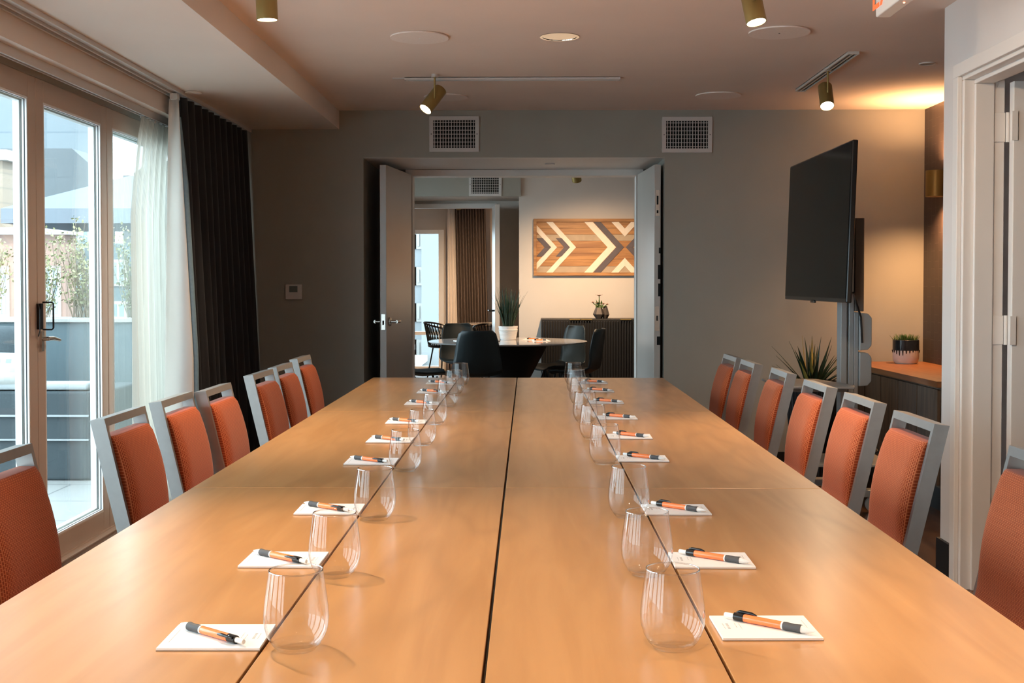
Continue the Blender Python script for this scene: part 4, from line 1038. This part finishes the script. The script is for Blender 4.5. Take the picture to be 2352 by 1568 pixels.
for i, (x, y, a, lb) in enumerate([(-1.09, 15.9, 35, 'black rope-backed armchair by the window of the farthest room'), (-.42, 15.55, 90, 'black rope-backed armchair in front of the far round table')]):
    c = q0 if i == 0 else copy_tree(q0); c.location = (x, y, 0); c.rotation_euler = (0, 0, R(a)); c['label'] = lb; c['group'] = 'rope chairs in the farthest room'

# ================================================================== OUTSIDE
sbox('floor_terrace', M['tile'], (-9, -2.27, -4, 13, -.15, -.03))
# planter wall with shrubs
org = (-4.6, 9.7, -.03)
t = thing('terrace_planter', org, 'long blue-grey planter box with pale rim along the terrace edge', 'planter')
MB(org).box(-7.5, -2.6, 9.5, 10.0, -.03, .98).build('box', M['plz'], t, bevel=.004)
MB(org).box(-7.52, -2.58, 9.47, 10.03, .98, 1.01).build('rim', M['cornice'], t, bevel=.004)
r5 = random.Random(4)
SL = ['twiggy shrub in the terrace planter, leftmost through the glass', 'twiggy shrub in the terrace planter, second from the left',
      'twiggy shrub in the terrace planter, third from the left', 'twiggy shrub in the terrace planter, tallest, right of the lever handle', 'twiggy shrub in the terrace planter, rightmost behind the sheer curtain']
for i, (x, hgt) in enumerate(((-4.85, .55), (-4.45, .60), (-4.02, .62), (-3.64, .80), (-3.20, .70))):
    t = thing('shrub', (x, 9.75, 1.01), SL[i], 'shrub', 'shrubs in the terrace planter'); o = t.location
    b = MB(o); lv = MB(o)
    for k in range(44):
        a = r5.uniform(0, 6.28); ln = hgt*r5.uniform(.5, 1.05); q = Vector((x+r5.uniform(-.08, .08), 9.75+r5.uniform(-.08, .08), 1.014)); pts = [q.copy()]
        d = Vector((math.cos(a)*.22, math.sin(a)*.3, 1)).normalized()
        for j in range(4):
            d = (d+Vector((r5.uniform(-.16, .16), r5.uniform(-.2, .2), .15))).normalized(); q = q+d*ln/4; pts.append(q.copy())
            for w_ in range(6):
                c = q+Vector((r5.uniform(-.04, .04), r5.uniform(-.04, .04), r5.uniform(-.05, .05)))
                u = Vector((r5.uniform(-1, 1), r5.uniform(-1, 1), r5.uniform(-1, 1))).normalized(); v_ = u.orthogonal().normalized(); sz = r5.uniform(.008, .020)
                lv._add([c-u*sz, c+v_*sz*.6, c+u*sz, c-v_*sz*.6], [(0, 1, 2, 3)])
        b.tube(pts, [.004, .0035, .003, .0025, .0015], 4)
    b.build('twigs', M['twig'], t); lv.build('leaves', M['twleaf'], t)
# outdoor sofa
org = (-3.8, 8.4, -.03)
t = thing('outdoor_sofa', org, 'dark grey outdoor sofa with pale cushion piping on the terrace', 'sofa')
b = MB(org); b.box(-5.2, -2.92, 7.95, 8.15, -.03, .57); b.box(-5.2, -2.92, 8.15, 8.95, -.03, .30); b.box(-3.10, -2.92, 8.15, 8.95, .30, .55)
b.build('frame', M['sofa'], t, bevel=.02, seg=3)
b = MB(org); b.box(-5.15, -2.93, 7.93, 7.948, .40, .412); b.box(-5.15, -2.93, 7.93, 7.948, .24, .25); b.build('piping', M['cush'], t)
b = MB(org); b.box(-5.1, -2.94, 7.96, 8.14, .575, .625); b.build('back_cushion', M['cush'], t, bevel=.02, seg=3)
b = MB(org); b.box(-5.1, -3.12, 8.16, 8.95, .305, .43); b.build('seat_cushion', M['cush'], t, bevel=.03, seg=3)
def pillow(b, c, hx, hz, th, rot):
    def fn(sg):
        def g(s, v):
            u, w = -1+2*s, -1+2*v; k = (1-u**4)*(1-w**4)
            p = Vector((u*hx*(1-.06*w*w), sg*th*k**.6, w*hz*(1-.06*u*u))); return c+rot @ p
        return g
    b.grid(fn(1), 14, 14); b.grid(fn(-1), 14, 14)
b = MB((-3.62, 8.0, .62)); pillow(b, Vector((-3.62, 8.02, .71)), .30, .12, .07, Matrix.Rotation(R(-22), 3, 'X'))
tag(b.build('throw_pillow', M['patt'], smooth=True), 'white patterned pillow lying on the outdoor sofa, seen through the left pane', 'pillow')
b = MB((-3.62, 8.3, .64)); pillow(b, Vector((-3.78, 8.30, .80)), .28, .20, .08, Matrix.Rotation(R(-12), 3, 'X'))
tag(b.build('throw_pillow', M['sofa'], smooth=True), 'dark blue-grey pillow behind the patterned one on the sofa', 'pillow')
# parasol
px, py = -6.45, 19.5
sbox('floor_terrace_far', M['tile'], (-14, -2.45, 13, 26, -.15, -.03))
t = thing('parasol', (px, py, -.03), 'square grey-blue parasol on the terrace, seen through the glass doors', 'parasol'); o = t.location
b = MB(o); hw = 1.5; v = [(px-hw, py-hw, 2.42), (px+hw, py-hw, 2.42), (px+hw, py+hw, 2.42), (px-hw, py+hw, 2.42), (px, py, 3.05),
                          (px-hw, py-hw, 2.20), (px+hw, py-hw, 2.20), (px+hw, py+hw, 2.20), (px-hw, py+hw, 2.20)]
b._add(v, [(0, 1, 4), (1, 2, 4), (2, 3, 4), (3, 0, 4), (0, 5, 6, 1), (1, 6, 7, 2), (2, 7, 8, 3), (3, 8, 5, 0)]); b.build('canopy', M['para'], t, solid=.01)
MB(o).tube([(px, py, -.03), (px, py, 3.08)], .03, 12).build('pole', M['stand'], t)
MB(o).box(px-.35, px+.35, py-.35, py+.35, -.03, .05).build('base', M['stand'], t, bevel=.01)
b = MB(o)
for (sx, sy) in ((-1, -1), (1, -1), (1, 1), (-1, 1)): b.tube([(px, py, 2.95), (px+sx*hw*.98, py+sy*hw*.98, 2.40)], .015, 6)
b.build('ribs', M['cornice'], t)

# buildings
def building(name, x0, x1, y0, y1, z1, m_, label, cols=0, rws=0, zb=-12, wz=(0, 1), winw=.5, winh=.6, cornice=None, roofs=None):
    t = thing(name, ((x0+x1)/2, (y0+y1)/2, zb), label, 'building', 'city buildings outside'); o = t.location
    MB(o).box(x0, x1, y0, y1, zb, z1).build('walls', M[m_], t)
    if cornice: MB(o).box(x0-.25, x1+.25, y0-.25, y1, z1, z1+cornice).build('cornice', M['cornice'], t)
    for r_ in range(rws):
        for c_ in range(cols):
            cxx = x0+(x1-x0)*(c_+.5)/cols; w_ = (x1-x0)/cols*winw/2; za = wz[0]+(wz[1]-wz[0])*(r_+.5)/rws; h_ = (wz[1]-wz[0])/rws*winh/2
            f = MB(o).box(cxx-w_-.1, cxx+w_+.1, y0-.06, y0-.01, za-h_-.1, za+h_+.1).build('window', M['cornice'], t)
            MB(o).box(cxx-w_, cxx+w_, y0-.08, y0-.061, za-h_, za+h_).box(cxx-.04, cxx+.04, y0-.1, y0-.081, za-h_, za+h_, 1).build('pane', [M['bwin'], M['cornice']], f)
    return t
building('glass_tower', -62, -28.9, 80, 82, 60, 'tower', 'tall pale blue glass tower filling the upper window panes')
tb = building('stone_building', -27.2, -21.6, 60, 62.5, 6.6, 'stone', 'grey stone building with mansard roof behind the parasol', 3, 2, wz=(-1, 5.6), winw=.42, winh=.62)
MB(tb.location).prism([(-27.4, 6.6), (-21.5, 6.6), (-22.2, 7.4), (-23.0, 8.1), (-26.6, 8.1), (-27.2, 7.5)], 60.3, 62.3, 'y').build('roof', M['stone'], tb)
tb = building('office_block', -21.0, -17.6, 62, 64, 6.9, 'stone', 'low grey office block right of the mansard building', 3, 4, wz=(-3, 6), winw=.55, winh=.4)
MB(tb.location).prism([(-20.6, 6.9), (-17.9, 6.9), (-17.9, 7.6), (-19.4, 7.7)], 62, 64, 'y').build('roof', M['stone'], tb)
tb = building('cream_building', -30, -17.6, 40, 41, 5.4, 'cream', 'cream masonry building with tall windows and balcony, far left', 9, 3, wz=(-2.2, 5.0), winw=.42, winh=.66, cornice=.35)
MB(tb.location).box(-30, -17.5, 39.2, 40, 1.75, 1.95).build('balcony', M['brick'], tb)
b = MB(tb.location)
for k in range(38): b.box(-26+k*.22, -25.96+k*.22, 39.2, 39.24, 1.95, 2.6)
b.box(-26, -17.5, 39.2, 39.25, 2.6, 2.66); b.build('railing', M['grip'], tb)
building('brick_building', -24, -14.35, 37, 37.9, 2.80, 'brick', 'pink brick building with white cornice behind the shrubs', 12, 2, wz=(-2.4, 2.2), winw=.42, winh=.6, cornice=.22)
building('dark_block', -15.6, -13.2, 42, 43.5, 2.7, 'plz', 'blue-grey block between the brick building and the curtain', 3, 3, wz=(-2, 2.4), winw=.5, winh=.5)
building('far_tower', -4.6, -3.72, 42, 46, 22, 'white_tower', 'pale high-rise seen through the farthest window', 4, 22, wz=(-8, 20), winw=.4, winh=.35)
building('near_pillar_block', -3.55, -2.75, 40, 46, 40, 'stone', 'plain grey slab tower beside the pale high-rise in the farthest window')
building('low_block', -6.5, -3.60, 36, 40, -1.3, 'white_tower', 'low pale block at the foot of the high-rise in the farthest window', 6, 3, wz=(-9, -2), winw=.5, winh=.5, cornice=.2)
sbox('ground', M['stone'], (-120, 60, 19, 140, -12.2, -12.0))
